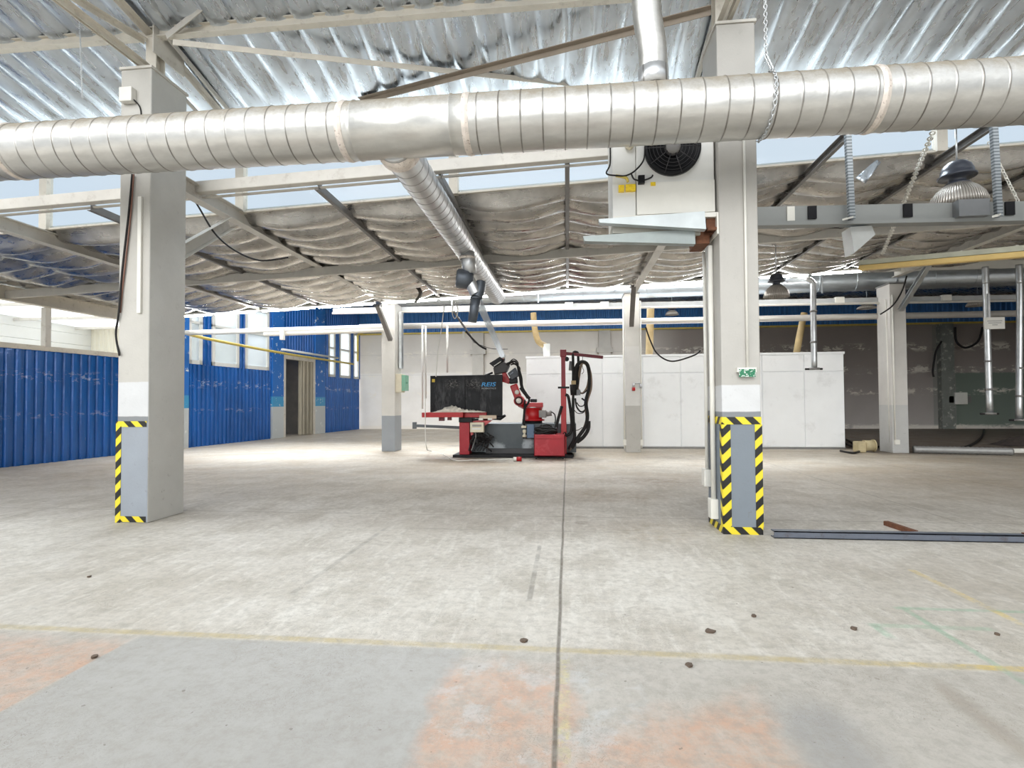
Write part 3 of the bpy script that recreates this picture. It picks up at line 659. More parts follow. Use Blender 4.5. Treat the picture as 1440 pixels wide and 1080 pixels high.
MB().lathe(P(669, 418, Y=9.0), (-.05, 0, -1), [(0, .1), (.03, .1), (.035, .085)], 20).build('collar', M_dk, bd)
MB().tube([P(669.5, 418, Y=9.0), P(664, 453, Y=9.0)], .085, 18, radii=[.09, .075]).build('nozzle_pipe', M_dk, bd)
fl_ = glass('milky_hose', (.85, .88, .9), .15, .4)
tag(MB().tube([P(671, 420, Y=9.3), P(690, 462, Y=11.8), P(706, 499, Y=13.9)], .07, 14).build('extraction_hose', fl_), 'milky translucent hose slanting down from the duct to the robot head', 'hose')
# flexible riser
t = thing('flexible_riser', 'grey flexible duct coming down from the roof into the main duct', 'duct', P(918, 118, Y=5.35))
pp = spline([P(907, -30, Y=5.3), P(910, 20, Y=5.3), P(917, 70, Y=5.3), P(919, 118, Y=5.3)], 14); rr = [.135 + .006 * (i % 2) for i in range(len(pp))]
MB().tube(pp, .14, 22, radii=rr).build('flexible_hose', M_duct_s, t)
MB().tube([P(918, 98, Y=5.3), P(919, 124, Y=5.3)], .148, 22).build('collar', M_duct2, t)
# far duct
f0, f1 = P(545, 419, Y=18.5), P(1480, 385, Y=16.2)
ln = (f1 - f0).length
fd = thing('far_duct', 'big round duct hung along the far nave behind the far columns', 'duct', (f0 + f1) / 2)
MB().lathe(f0, f1 - f0, duct_rings(0, ln, .3, 1.0, .012), 32).build('spiral_pipe', M_duct_far, fd)
for s in (2.5, 5.5, 8.5, 11.5, 14, 16):
    if s < ln:
        p = f0 + (f1 - f0).normalized() * s; MB().bar(p + Vector((0, -.32, -.4)), p + Vector((0, -.32, 1.4)), .04, .02).build('hanger_strap', M_galv, fd)

# ================================================================ LIGHTS ON THE CEILING, TRAYS, PIPES
def fx(x): return Vector((x, 14.55, roof_b(x, 14.55) - .2))
GL = 'fluorescent battens along the low roof edge'
segs = [(-11.6, -8.9, 'leftmost bright batten light by the blue wall windows'), (-8.8, -5.4, 'bright batten light left of the far column by the robot'), (-5.2, -1.9, 'bright batten light above the hanging cables of the robot cell'),
        (-1.8, 1.6, 'bright batten light between branch duct and the booth column'), (2.0, 4.9, 'bright batten light behind the heater column'), (5.0, 7.6, 'bright batten light meeting the yellowed batten at right')]
for a, b_, lb in segs:
    t = thing('batten_light', lb, 'light', fx((a + b_) / 2), GL)
    MB().bar(fx(a) + Vector((0, 0, .04)), fx(b_) + Vector((0, 0, .04)), .16, .06).build('housing', M_white, t)
    n_ = 2
    for i in range(n_):
        u0 = a + (b_ - a) * i / n_ + .06; u1 = a + (b_ - a) * (i + 1) / n_ - .06
        MB().tube([fx(u0) - Vector((0, .03, .02)), fx(u1) - Vector((0, .03, .02))], .022, 10).build('tube', M_tube, t)
y0, y1 = P(1209, 374, Y=11.3), P(1500, 349, Y=9.2)
t = thing('batten_light', 'yellowed plastic batten light at right, hanging nearer on a chain', 'light', (y0 + y1) / 2, GL)
MB().bar(y0, y1, .12, .09, ov=.055).build('housing', mat('grey_green_housing', L(186, 186, 168), .5), t)
MB().bar(y0, y1, .14, .1, ov=-.045).build('diffuser', mat('yellowed_diffuser', L(226, 196, 128), .35, 0, .08, 2), t, .02)
for k_ in (.3, .55, .8): p = y0 + (y1 - y0) * k_; MB().box(p.x - .02, p.x + .02, p.y - .02, p.y + .02, p.z + .09, p.z + .12).build('clip', M_steel, t)
# perforated rail
def perforated():
    m = bpy.data.materials.new('perforated_rail'); n = NT(m); fr_ = n.math('FRACT', n.mul(n.x, 5.2))
    c = n.mix(n.band(fr_, .5, .16, .04), L(150, 148, 142), L(240, 240, 236)); n.pbr(c, .5, .2); return m
a, b_ = P(520, 421, Y=15.1), P(1010, 390, Y=15.1)
tag(MB().channel(a, b_, .06, .12).build('perforated_rail', perforated()), 'perforated steel rail below the bright battens, left of the heater column', 'rail')
# far cable tray and far pipe
a, b_ = P(470, 437, Y=16.1), P(1460, 418, Y=16.1)
t = thing('cable_tray', 'white cable tray running behind the far columns above the pale pipe', 'cable tray', (a + b_) / 2)
MB().channel(a, b_, .2, .12).build('tray', mat('tray_grey_white', L(176, 178, 178), .5, .1), t)
MB().tube([a + Vector((0, -.13, -.1)), b_ + Vector((0, -.13, -.1))], .035).build('light_strip', M_plastic, t)
for px in (548, 800, 850, 1000, 1180, 1330): p = P(px, 425, Y=16.0); MB().box(p.x - .12, p.x + .12, 15.94, 16.05, a.z + (b_.z - a.z) * (p.x - a.x) / (b_.x - a.x) - .07, a.z + (b_.z - a.z) * (p.x - a.x) / (b_.x - a.x) + .09).build('junction_box', M_plastic, t)
a, b_ = P(506, 460, Y=16.1), P(1470, 440, Y=16.1)
tag(MB().tube([a, b_], .09, 16).build('pale_pipe', mat('pale_pipe_paint', L(222, 218, 212), .3, .3, .06, 3)), 'pale pipe running across behind the far columns below the cable tray', 'pipe')
a, b_ = P(262, 468, Y=15.2), P(540, 460, Y=15.2)
t = thing('pipe_rack', 'pair of pale pipes from the blue wall to the far column by the robot', 'pipe', (a + b_) / 2)
MB().tube([a, b_], .08, 14).build('pipe', M_white, t); MB().tube([P(372, 470, Y=15.2), P(540, 464, Y=15.2)], .07, 14).build('pipe', M_plastic, t)
MB().bar(P(397, 462, Y=15.1), P(397, 478, Y=15.1), .12, .1).build('clamp', M_white, t)
tag(MB().tube(spline([P(258, 468, X=-12.0), P(300, 478, X=-11.9), P(400, 497, X=-11.6), P(497, 512, X=-11.25)]), .05, 10).build('gas_pipe', M_yellow), 'yellow gas pipe running along the blue wall above the door', 'pipe')
tag(MB().tube([P(503, 508, Y=28.1), P(503, 470, Y=28.1), P(515, 466, Y=28.1), P(560, 464, Y=28.1)], .06, 10).build('gas_pipe', M_yellow), 'yellow gas pipe bend in the back left corner', 'pipe')
tag(MB().tube([(wl(21) + .3, 21, P(381, 490, X=-12).z), (wl(25.5) + .3, 25.5, P(381, 490, X=-12).z)], .05).build('wall_tube', M_white), 'short white tube over the door in the blue wall', 'pipe')
# gas drops to the booth roof
pts = spline([P(750, 440, Y=17.6), P(752, 462, Y=17.6), P(757, 480, Y=17.6), P(768, 487, Y=17.6)])
t = thing('gas_drop', 'ochre pipe bending down to a white cap on the booth roof beside the robot', 'pipe', P(768, 500, Y=17.6))
MB().tube(pts, .1, 12).build('pipe', M_ochre, t); MB().tube([P(768, 484, Y=17.6), P(769, 504, Y=17.6)], .11, 14, radii=[.13, .1]).build('vent_cap', M_plastic, t)
tag(MB().tube([P(915, 430, Y=17.6), P(913, 498, Y=17.6)], .12, 12).build('gas_drop', M_ochre), 'straight ochre pipe dropping to the booth roof right of the booth column', 'pipe')
tag(MB().tube([P(1131, 440, Y=17.8), P(1124, 475, Y=17.8), P(1120, 497, Y=17.8)], .1, 12).build('gas_drop', M_ochre), 'slanting ochre pipe dropping to the right end of the booth roof', 'pipe')
# grey air drops
def air_drop(pa, pb_, Y, lab, elbow=None, plate=False):
    a, b_ = P(*pa, Y=Y), P(*pb_, Y=Y); t = thing('air_drop_pipe', lab, 'pipe', b_, 'grey air drop pipes')
    pts = [P(*elbow, Y=Y + .9), P(elbow[0] + 24, elbow[1] - 2, Y=Y + .1), a - Vector((0, 0, .03)), a - Vector((0, 0, .3)), b_] if elbow else [Vector((a.x, Y, roof_b(a.x, Y) - .3)), Vector((a.x, Y, 4.4)), Vector((a.x, Y, 4.0)), b_]
    MB().tube(spline(pts, 6), .07, 14).build('pipe', M_galv, t)
    MB().tube([b_, b_ + Vector((0, 0, .05))], .13, 14).build('flange', M_steel_d, t)
    MB().tube([b_ - Vector((.22, 0, -.02)), b_ + Vector((.2, 0, .02))], .025, 8).build('valve', M_cable, t)
    for k_ in (.35, .7): p = a + (b_ - a) * k_; MB().tube([p, p + Vector((0, 0, .05))], .085, 14).build('clamp', M_steel_d, t)
    return t
air_drop((1143, 396), (1145, 520), 14.4, 'grey air pipe hanging in front of the booth doors right of the heater column', (1108, 394))
t = air_drop((1388, 470), (1392, 583), 14.6, 'long grey air pipe under the white sign plate at far right')
air_drop((1436, 480), (1433, 592), 14.6, 'grey air pipe cut by the right picture edge')
a, b_ = P(1384, 463, Y=14.5), P(1412, 446, Y=14.5)
s_ = thing('sign_plate', 'white sign plate above the long air pipe at far right', 'sign', ((a.x + b_.x) / 2, 14.5, a.z), None)
MB().box(a.x, b_.x, 14.48, 14.52, a.z, b_.z).build('plate', M_plastic, s_)
g_ = MB()
for i, w_ in enumerate((.34, .3, .12)): g_.box((a.x + b_.x) / 2 - w_ / 2, (a.x + b_.x) / 2 + w_ / 2, 14.474, 14.479, b_.z - .1 - .05 * i, b_.z - .085 - .05 * i)
g_.build('printed_lines', mat('grey_print', L(150, 150, 150)), s_)
MB().bar((a.x + .12, 14.5, b_.z), (a.x + .12, 14.5, b_.z + .6), .05, .03).build('hanger', M_galv, s_)

# near cable tray at right with perforated hangers
TY = 6.95
a, b_ = P(1050, 306, Y=TY), P(1700, 293, Y=TY)
t = thing('cable_tray', 'grey cable tray at upper right hung on perforated straps before the hooded lamp', 'cable tray', (a + b_) / 2)
MB().bar(a, b_, .015, .2, ov=.03).bar(a, b_, .24, .015, ov=-.07, ou=-.1).bar(a + Vector((0, -.02, -.09)), b_ + Vector((0, -.02, -.09)), .04, .05).build('tray', mat('grey_tray', L(140, 142, 140), .5, .3, .08, 2), t)
def on_tray(px): k_ = (P(px, 300, Y=TY).x - a.x) / (b_.x - a.x); return a + (b_ - a) * k_
for px in (1141, 1275, 1418): p = on_tray(px); MB().box(p.x - .05, p.x + .05, TY - .035, TY - .01, p.z - .04, p.z + .12).build('knockout', M_black, t)
p = on_tray(1111); MB().box(p.x - .045, p.x + .045, TY - .03, TY - .01, p.z - .06, p.z + .12).build('label_plate', M_plastic, t)
p = on_tray(1360); MB().box(p.x - .17, p.x + .17, TY - .12, TY - .01, p.z - .07, p.z + .13).build('junction_box', mat('grey_box', L(120, 122, 124), .5, .2), t)
def strap_mat():
    m = bpy.data.materials.new('perforated_strap'); n = NT(m); fr_ = n.math('FRACT', n.mul(n.z, 26)); c = n.mix(n.band(fr_, .5, .2, .05), L(160, 166, 170), L(104, 110, 114)); n.pbr(c, .4, .5); return m
M_strap = strap_mat()
for px, pt in ((1189, 188), (1391, 178)):
    p = on_tray(px); q = P(px - 3, pt, Y=TY - .05); MB().channel(Vector((p.x, TY - .14, p.z - .1)), Vector((q.x, TY - .14, max(q.z, 4.9))), .06, .05, up=(0, 1, 0)).build('hanger', M_strap, t)
    MB().bar(Vector((p.x - .16, TY - .3, p.z - .14)), Vector((p.x + .02, TY - .12, p.z - .06)), .05, .02).build('bracket', M_plastic, t)
# floodlight box below tray
p0 = P(1197, 316, Y=8.6)
tag(MB().prism([P(1196, 319, Y=7.0), P(1226, 317, Y=7.0), P(1231, 330, Y=7.0), P(1201, 356, Y=7.0)], (.04, .3, .02)).build('floodlight_box', mat('grey_lamp_box', L(176, 178, 176), .45)), 'grey wedge shaped lamp box under the right cable tray', 'light')
# high bay lamps
def bay(px, pyc, pyb, Y, rad, lab, cord_to=None):
    b0 = P(px, pyb, Y=Y); c0 = P(px, pyc, Y=Y); hgt = c0.z - b0.z
    t = thing('high_bay_lamp', lab, 'lamp', b0, 'bell shaped hall lamps')
    up = Vector((0, 0, 1))
    MB().lathe(b0, up, [(0, rad), (hgt * .1, rad * .98), (hgt * .24, rad * .88), (hgt * .36, rad * .7), (hgt * .45, rad * .5), (hgt * .5, rad * .36)], 40, False).build('reflector', M_ribglass, t, 0, .01)
    MB().lathe(b0, up, [(hgt * .47, rad * .46), (hgt * .5, rad * .44), (hgt * .51, rad * .3), (hgt * .62, rad * .3), (hgt * .63, rad * .62), (hgt * .64, rad * .66), (hgt * .67, rad * .66), (hgt * .68, rad * .58), (hgt * .78, rad * .56), (hgt * .88, rad * .48), (hgt * .96, rad * .32), (hgt, rad * .06)], 28).build('housing', mat('dark_lamp_housing', L(58, 62, 72), .35), t)
    MB().tube([b0 + up * hgt, Vector((b0.x, b0.y, (roof_b(b0.x, max(Y, 8.25)) if Y < 15 else 6.56)))], .012, 8).build('hook', M_galv, t)
    return t
def ribglass():
    m = bpy.data.materials.new('ribbed_reflector'); n = NT(m); ob = n.nt.nodes.new('ShaderNodeTexCoord'); sp = n.nt.nodes.new('ShaderNodeSeparateXYZ'); n.link(ob.outputs['Object'], sp.inputs[0])
    an = n.math('ARCTAN2', sp.outputs[1], sp.outputs[0]); st = n.math('SINE', n.mul(an, 64))
    c = n.mix(n.ramp(st, -1, 1), L(146, 138, 130), L(204, 198, 190)); n.pbr(c, .3, .5, st, .004); return m
M_ribglass = ribglass()
bay(1347, 226, 292, 7.5, .32, 'large hooded bell lamp behind the upper right cable tray')
bay(1092, 384, 418, 11.5, .245, 'bell lamp hanging right of the heater column beside the air pipe')
bay(945, 430, 443, 24, .28, 'small far bell lamp left of the heater column above the pale pipe')
bay(1219, 424, 434, 17.5, .27, 'small bell lamp left of the far right column')
bay(1375, 414, 430, 20, .33, 'dim bell lamp at far right over the sign plate')

# chains
def chain(p0, p1, name, lab, link=.05, m=None, group='hanging chains'):
    p0, p1 = Vector(p0), Vector(p1); n_ = max(2, int((p1 - p0).length / (link * .75))); b = MB(); d = (p1 - p0).normalized()
    s = d.cross(Vector((0, 1, 0))).normalized(); u = s.cross(d)
    for i in range(n_):
        c = p0 + (p1 - p0) * ((i + .5) / n_); w_ = s if i % 2 else u
        ring = [c + d * (math.cos(k_ * math.pi / 4) * link * .5) + w_ * (math.sin(k_ * math.pi / 4) * link * .3) for k_ in range(9)]
        b.tube(ring, link * .11, 5, False)
    return tag(b.build(name, m or M_galv), lab, 'chain', group)
chain(P(1076, -10, Y=5.2), P(1077, 78, Y=5.2), 'chain', 'steel chain hanging from the silver roof to the main duct right of the column')
c_ = MB(); pts = []
for i in range(26):
    an = math.radians(100 - i * 9.5); pts.append(Vector((2.05 + .02 * math.sin(i), yd - math.cos(math.radians(90 - i * 7.2)) * 0 , 0)))
b = MB(); xk = P(1095, 150, Y=5.0).x
for i in range(34):
    an = math.pi / 2 + (i - 6) * math.pi / 24; c = Vector((xk - .02 * (i - 10) / 10, yd + math.cos(an) * (rd + .017), zd + math.sin(an) * (rd + .017))); d = Vector((0, -math.sin(an), math.cos(an)))
    s = Vector((1, 0, 0)) if i % 2 else Vector((0, math.cos(an), math.sin(an)))
    b.tube([c + d * (math.cos(k_ * math.pi / 4) * .026) + s * (math.sin(k_ * math.pi / 4) * .015) for k_ in range(9)], .0055, 5, False)
top_ = P(1077, 78, Y=5.2); q_ = Vector((xk + .03, yd - .1, zd + rd + .01)); n_ = 9
for i in range(n_):
    c = top_ + (q_ - top_) * ((i + .5) / n_); d = (q_ - top_).normalized(); s = d.cross(Vector((0, 1, 0))).normalized() if i % 2 else Vector((0, 1, 0))
    b.tube([c + d * (math.cos(k_ * math.pi / 4) * .028) + s * (math.sin(k_ * math.pi / 4) * .015) for k_ in range(9)], .0055, 5, False)
tag(b.build('chain', M_galv), 'chain looped around the main duct right of the heater column', 'chain', 'hanging chains')
chain(P(1312, 185, Y=7.0), P(1241, 357, Y=11.2), 'chain', 'pale chain slanting down to the left end of the yellowed batten', .09, M_plastic)
chain(P(1390, 200, Y=7.2), P(1446, 312, Y=7.6), 'chain', 'pale chain slanting down right of the hooded lamp', .06, M_plastic)
chain(P(112, 30, Y=6.0), P(116, 138, Y=5.6), 'chain', 'thin chain hanging by the roof foil left of the near left column', .03)
# foil scrap
def scrap(x, y): return P(1203 + 30 * x + 14 * y - 8 * x * y, 250 - 26 * x + 8 * y - 4 * x * y, Y=8.0 + .15 * x + .03 * math.sin(9 * x + 7 * y))
tag(MB().grid([i / 8 for i in range(9)], [i / 5 for i in range(6)], scrap).build('foil_scrap', M_foil, None, 0, .004), 'torn silver foil scrap dangling from the low roof right of the heater column', 'foil')
b = MB(); g = lambda x, y: P(505 + 5 * y + 3 * x - 24 * 0, 394 + 26 * x, Y=12.5 + .06 * math.sin(6 * x + 4 * y)) + Vector((.0, .1 * y, 0))
def scrap2(x, y): return P(585 + 4 * math.sin(4 * x) + 6 * y * (1 - .4 * x), 405 + 20 * x, Y=13 + .08 * y)
tag(MB().grid([i / 6 for i in range(7)], [0, .5, 1], scrap2).build('foil_scrap', mat('dark_scrap', L(96, 92, 88)), None, 0, .02), 'dark scrap hanging from the low roof left of the branch duct', 'foil')

# heater
hx0, hx1, hz0, hz1, hy = .53, 1.655, 3.56, 4.72, 6.12
ht = thing('heater_unit', 'white wall heater with a round black fan mounted left of the near right column', 'heater', (1.1, 6.4, 3.5))
MB().box(.80, hx1, hy, hy + .62, hz0, hz1).build('case', M_white, ht, .012)
MB().box(hx0, .795, hy + .02, hy + .62, hz0 - .02, hz1).build('side_cabinet', M_white, ht, .01)
MB().box(.80, hx1, hy - .012, hy, hz0, hz0 + .36).box(hx0, hx1 + .05, hy - .05, hy + .6, hz0 - .07, hz0 - .02).build('lower_panel', M_plastic, ht)
fc = P(945, 210, Y=hy)
MB().lathe(fc + Vector((0, .0, 0)), (0, -1, 0), [(0, .31), (.05, .31), (.06, .3), (.06, .27), (.02, .26), (.02, .0)], 48).build('fan_housing', M_black, ht)
b = MB()
for k_ in range(10):
    an = k_ * math.pi / 5; b.tube([fc + Vector((math.cos(an) * .05, -.075, math.sin(an) * .05)), fc + Vector((math.cos(an) * .3, -.06, math.sin(an) * .3))], .005, 6)
for r_ in (.1, .14, .18, .22, .26): b.tube([fc + Vector((math.cos(k_ * math.pi / 18) * r_, -.07, math.sin(k_ * math.pi / 18) * r_)) for k_ in range(37)], .003, 5, False)
b.build('grille', mat('dark_wire', L(52, 50, 52), .4), ht)
MB().lathe(fc, (0, -1, 0), [(.02, .085), (.085, .08), (.1, .05), (.1, 0)], 24).build('hub', M_steel_d, ht)
v = P(885, 205, Y=hy); MB().lathe(v, (0, -1, 0), [(0, .05), (.03, .05), (.06, .04), (.06, 0)], 20).build('pressure_switch', M_cream, ht)
for (a_, b_) in (((870, 260), (878, 269)), ((880, 259), (894, 268)), ((915, 256), (922, 261))):
    p, q = P(*a_, Y=hy - .02), P(*b_, Y=hy - .02); MB().box(p.x, q.x, hy - .018, hy + .03, q.z, p.z).build('warning_label', mat('yellow_label', L(250, 204, 40), .4, 0, .25, 40), ht)
MB().tube(spline([P(866, 247, Y=hy - .03), P(880, 250, Y=hy - .04), P(883, 256, Y=hy - .04)]), .016).build('gas_tap', M_yellow, ht)
for pl in (((858, 200), (858, 230), (853, 244), (868, 247)), ((907, 205), (905, 225), (893, 240), (880, 247), (868, 247)), ((888, 245), (892, 252), (902, 254), (915, 250), (918, 246))):
    MB().tube(spline([P(*q, Y=hy - .05) for q in pl]), .009).build('cable', M_cable, ht)
p = P(902, 252, Y=hy - .05); MB().box(p.x - .035, p.x + .035, p.y - .02, p.y + .03, p.z - .05, p.z + .04).build('connector', M_black, ht)
# outlet flaps: two wedges
b = MB()
def wedge(pts, y_off, dy): b.prism([P(*q, Y=hy + y_off) for q in pts], (0, dy, 0))
wedge([(842, 308), (991, 297), (993, 322), (843, 313)], -.1, .1); b.build('air_flap', mat('galvanised_white', L(186, 193, 195), .4, .2), ht)
b = MB(); wedge([(862, 315), (985, 322), (985, 330), (862, 328)], .05, .4); b.build('outlet_throat', mat('outlet_grey', L(186, 184, 174), .5), ht)
b = MB(); wedge([(820, 332), (977, 322), (978, 343), (822, 339)], -.0, .1); b.build('air_flap', mat('galvanised_grey', L(138, 146, 145), .4, .2), ht)
p, q = P(995, 300, Y=hy - .05), P(1009, 323, Y=hy - .05)
MB().box(p.x, q.x + .02, hy - .06, hy + .3, q.z, q.z + .03).box(p.x, q.x, hy + .0, hy + .04, q.z, p.z).build('bracket', M_rust, ht)
MB().box(q.x - .01, q.x + .025, hy - .07, hy + .3, q.z - .05, p.z).build('bracket_plate', M_plastic, ht)
p, q = P(979, 326, Y=hy + .1), P(998, 342, Y=hy + .1); MB().box(p.x, q.x, hy + .1, hy + .45, q.z, p.z).build('bracket', M_rust, ht)

# ================================================================ BOOTH
bx0, bx1, by0, by1, bh = -1.27, 8.1, 16.6, 20.5, 2.84
bo = thing('white_booth', 'long white metal booth with panelled doors behind the robot cell', 'booth', ((bx0 + bx1) / 2, 18.5, 0))
M_booth = mat('booth_panel', L(240, 242, 243), .45, 0, .04, .8, L(190, 190, 188), .25)
MB().box(bx0, bx1, by0 + .03, by1, 0, bh - .03).build('body', M_booth, bo)
MB().box(bx0 - .02, bx1 + .02, by0 - .01, by1 + .02, bh - .04, bh + .03).build('top_trim', M_booth, bo)
sx = [bx0] + [P(px, 560, Y=by0).x for px in (847, 904, 957, 1013, 1072, 1131)] + [bx1]
zs_ = P(900, 525, Y=by0).z
for a_, b_ in zip(sx, sx[1:]):
    MB().box(a_ + .015, b_ - .015, by0, by0 + .03, zs_ + .015, bh - .05).build('header_panel', M_booth, bo, .006)
    MB().box(a_ + .015, b_ - .015, by0 - .005, by0 + .03, .06, zs_ - .015).build('door', M_booth, bo, .008)
MB().box(bx0, bx1, by0 - .02, by0 + .03, 0, .05).build('plinth', M_steel_d, bo)

# ================================================================ ROBOT CELL
def px_box(b, x0, y0, x1, y1, Y, dy):
    p, q = P(x0, y1, Y=Y), P(x1, y0, Y=Y); b.box(p.x, q.x, Y, Y + dy, p.z, q.z); return b
def scuffed():
    m = bpy.data.materials.new('scuffed_dark_panel'); n = NT(m)
    c = n.mix(n.ramp(n.noise(2.5, 5, .6), .35, .65), L(12, 13, 16), L(26, 27, 30))
    zone = n.rng(n.z, 1.1, 1.9, .3); c = n.mix(n.mul(n.mul(n.ramp(n.noise(1.6, 6, .7, stretch=(2, 1, .6)), .47, .62), zone), .3), c, L(140, 140, 142))
    c = n.mix(n.mul(n.mul(n.ramp(n.noise(16, 5, .8, stretch=(1, 1, 1.6)), .5, .6), n.rng(n.z, 1.83, 2.03, .06)), n.mul(.55, n.math('MAXIMUM', n.rng(n.x, -3.2, -2.9, .08), n.rng(n.x, -2.65, -2.3, .08)))), c, L(160, 156, 152))
    n.pbr(c, n.ramp(n.noise(4, 5), .3, .7, .35, .55), 0, spec=.2); return m
M_scuff = scuffed()
def plinth_mat():
    m = bpy.data.materials.new('chalked_grey_plinth'); n = NT(m)
    c = n.mix(n.ramp(n.noise(2, 5), .3, .7), L(76, 84, 88), L(94, 101, 104))
    wz = n.add(n.z, n.mul(n.sub(n.noise(6, 5, .7), .5), .35)); wx = n.add(n.x, n.mul(n.sub(n.noise(7, 5, .7), .5), .3))
    blob = n.math('MAXIMUM', n.mul(n.rng(wx, -2.2, -1.5, .08), n.ramp(n.add(wz, n.mul(n.math('ABSOLUTE', n.add(n.x, 1.95)), .6)), .3, .45, 1, 0)), n.mul(n.rng(wx, -1.18, -.98, .05), n.rng(wz, .1, .52, .08)))
    blob = n.math('MAXIMUM', blob, n.mul(n.rng(wx, -1.2, -.72, .08), n.rng(wz, .05, .2, .04)))
    c = n.mix(n.mul(blob, .8), c, L(188, 196, 200)); n.pbr(c, .55); return m
pl = thing('machine_plinth', 'long dark grey steel plinth carrying the red robot arm', 'plinth', (-1.4, 14.7, 0))
q = P(810, 600, Y=14.5).x
MB().box(-2.75, q, 14.3, 15.15, .09, .86).build('body', plinth_mat(), pl, .01)
MB().box(-2.2, -.72, 14.22, 14.3, .07, .2).build('kick_rail', mat('dark_rail', L(62, 62, 64), .5), pl)
MB().box(-3.0, q - .1, 13.75, 15.2, 0, .07).build('skid_plate', M_black, pl)
# positioner: red pedestal, red table, control box
po = thing('positioner', 'red pedestal with a red table top and cream control box', 'positioner', (-2.74, 14.0, 0.07))
b = MB(); px_box(b, 646, 594, 660, 639, 13.9, .35); b.build('pedestal', M_redbox, po, .01)
b = MB(); px_box(b, 593, 580, 651, 587, 13.7, .9); px_box(b, 651, 580, 684, 587, 13.9, .7); b.build('table', M_red, po, .006)
b = MB(); px_box(b, 617, 587, 624, 592, 13.8, .12); px_box(b, 629, 587, 634, 591, 13.8, .12); b.build('bracket', mat('dark_red', L(96, 20, 26), .5), po)
b = MB(); px_box(b, 645, 587, 664, 594, 13.85, .45); px_box(b, 664, 589, 690, 592, 13.95, .3); b.build('tilt_joint', M_black, po, .01)
b = MB(); px_box(b, 674, 584, 698, 589, 13.86, .35); b.build('clamp_plate', mat('tan_plate', L(188, 170, 150), .5, .2), po)
b = MB(); px_box(b, 673, 588, 679, 591, 13.84, .05); px_box(b, 686, 588, 692, 591, 13.84, .05); b.build('label', M_plastic, po)
b = MB(); b.prism([P(661, 593, Y=13.95), P(697, 587, Y=13.95), P(688, 594, Y=13.95), P(662, 613, Y=13.95)], (0, .12, 0)); b.build('gusset', mat('faded_red', L(206, 90, 92), .5), po)
b = MB(); px_box(b, 661, 594, 680, 608, 13.75, .18); cb = b.build('control_box', M_cream, po, .01)
b = MB(); px_box(b, 664, 597, 677, 600, 13.74, .02); b.build('nameplate', mat('grey_plate', L(160, 158, 150)), cb)
b = MB(); px_box(b, 664, 602, 676, 604, 13.742, .02); b.build('nameplate', M_white, cb)
for i in range(6):
    x = 666 + i * 2.2; MB().tube(spline([P(x, 608, Y=13.8), P(x + 1, 614, Y=13.75), P(662 + i * 5, 622, Y=13.9), P(659 + i * 4, 634, Y=13.85)]), .012 + .004 * (i % 2)).build('cable', M_cable if i != 1 else M_steel_d, po)
b = MB()
for i in range(12):
    c0 = P(676 + random.uniform(-6, 14), 605 + random.uniform(-3, 20), Y=13.98); b.tube(spline([c0, c0 + Vector((random.uniform(-.2, .2), -.04, -.12)), c0 + Vector((random.uniform(-.2, .2), -.02, random.uniform(-.2, .05))), c0 + Vector((random.uniform(-.2, .2), .03, -.2))], 5), .018, 7)
tag(b.build('cable_tangle', M_cable, po), '', '')
del bpy.data.objects[b and 'cable_tangle']['label'], bpy.data.objects['cable_tangle']['category']
# crumpled cloth on the table
tz = P(640, 580, Y=13.9).z; xa, xb = P(608, 580, Y=13.8).x, P(684, 580, Y=13.8).x
def cloth(x, y):
    e = (1 - abs(2 * x - 1) ** 3) * (1 - abs(2 * y - 1) ** 4)
    h = .17 * e * (.12 + .75 * abs(math.sin(6 * x + 4 * y)) * math.exp(-((x - .33) / .2) ** 2) + .22 * math.sin(23 * x + 9 * y) ** 2 + .12 * math.sin(47 * x - 13 * y))
    return Vector((xa + (xb - xa) * x * (.78 if y > .7 else 1), 13.72 + .24 * y, tz + .004 + max(h, 0)))
tag(MB().grid([i / 40 for i in range(41)], [i / 10 for i in range(11)], cloth).build('crumpled_cloth', mat('grey_cloth', L(206, 200, 188), .8, 0, .2, 14), None, 0, .006), 'crumpled pale cloth lying on the red table before the black screen', 'cloth')
# black screen
bs = thing('black_screen', 'black scuffed screen panel with blue lettering standing on the red table', 'screen', (-2.7, 14.0, 1.1))
for x0, x1 in ((605, 654), (653.9, 706.5)):
    yb0 = 581 if x0 == 605 else 586
    b = MB(); b.prism([P(x0, 528.5 - (x0 - 605) * .018, Y=14.0), P(x1, 528.5 - (x1 - 605) * .018, Y=14.0), P(x1, yb0 if x1 < 700 else 588, Y=14.0), P(x0, yb0 - 1, Y=14.0)], (0, .05, 0)); b.build('panel', M_scuff, bs, .004)
MB().tube([P(654, 529, Y=13.99), P(654, 585, Y=13.99)], .008, 6).build('seam', M_rubber, bs)
MB().tube([P(653, 585, Y=14.0), P(704, 588, Y=14.0), P(711, 584, Y=14.0)], .055, 12, radii=[.03, .06, .03]).build('rolled_hem', M_black, bs)
b = MB(); px_box(b, 607.5, 533, 611.5, 537.5, 13.985, .03); b.build('sticker', mat('yellow_sticker', L(206, 176, 60)), bs)
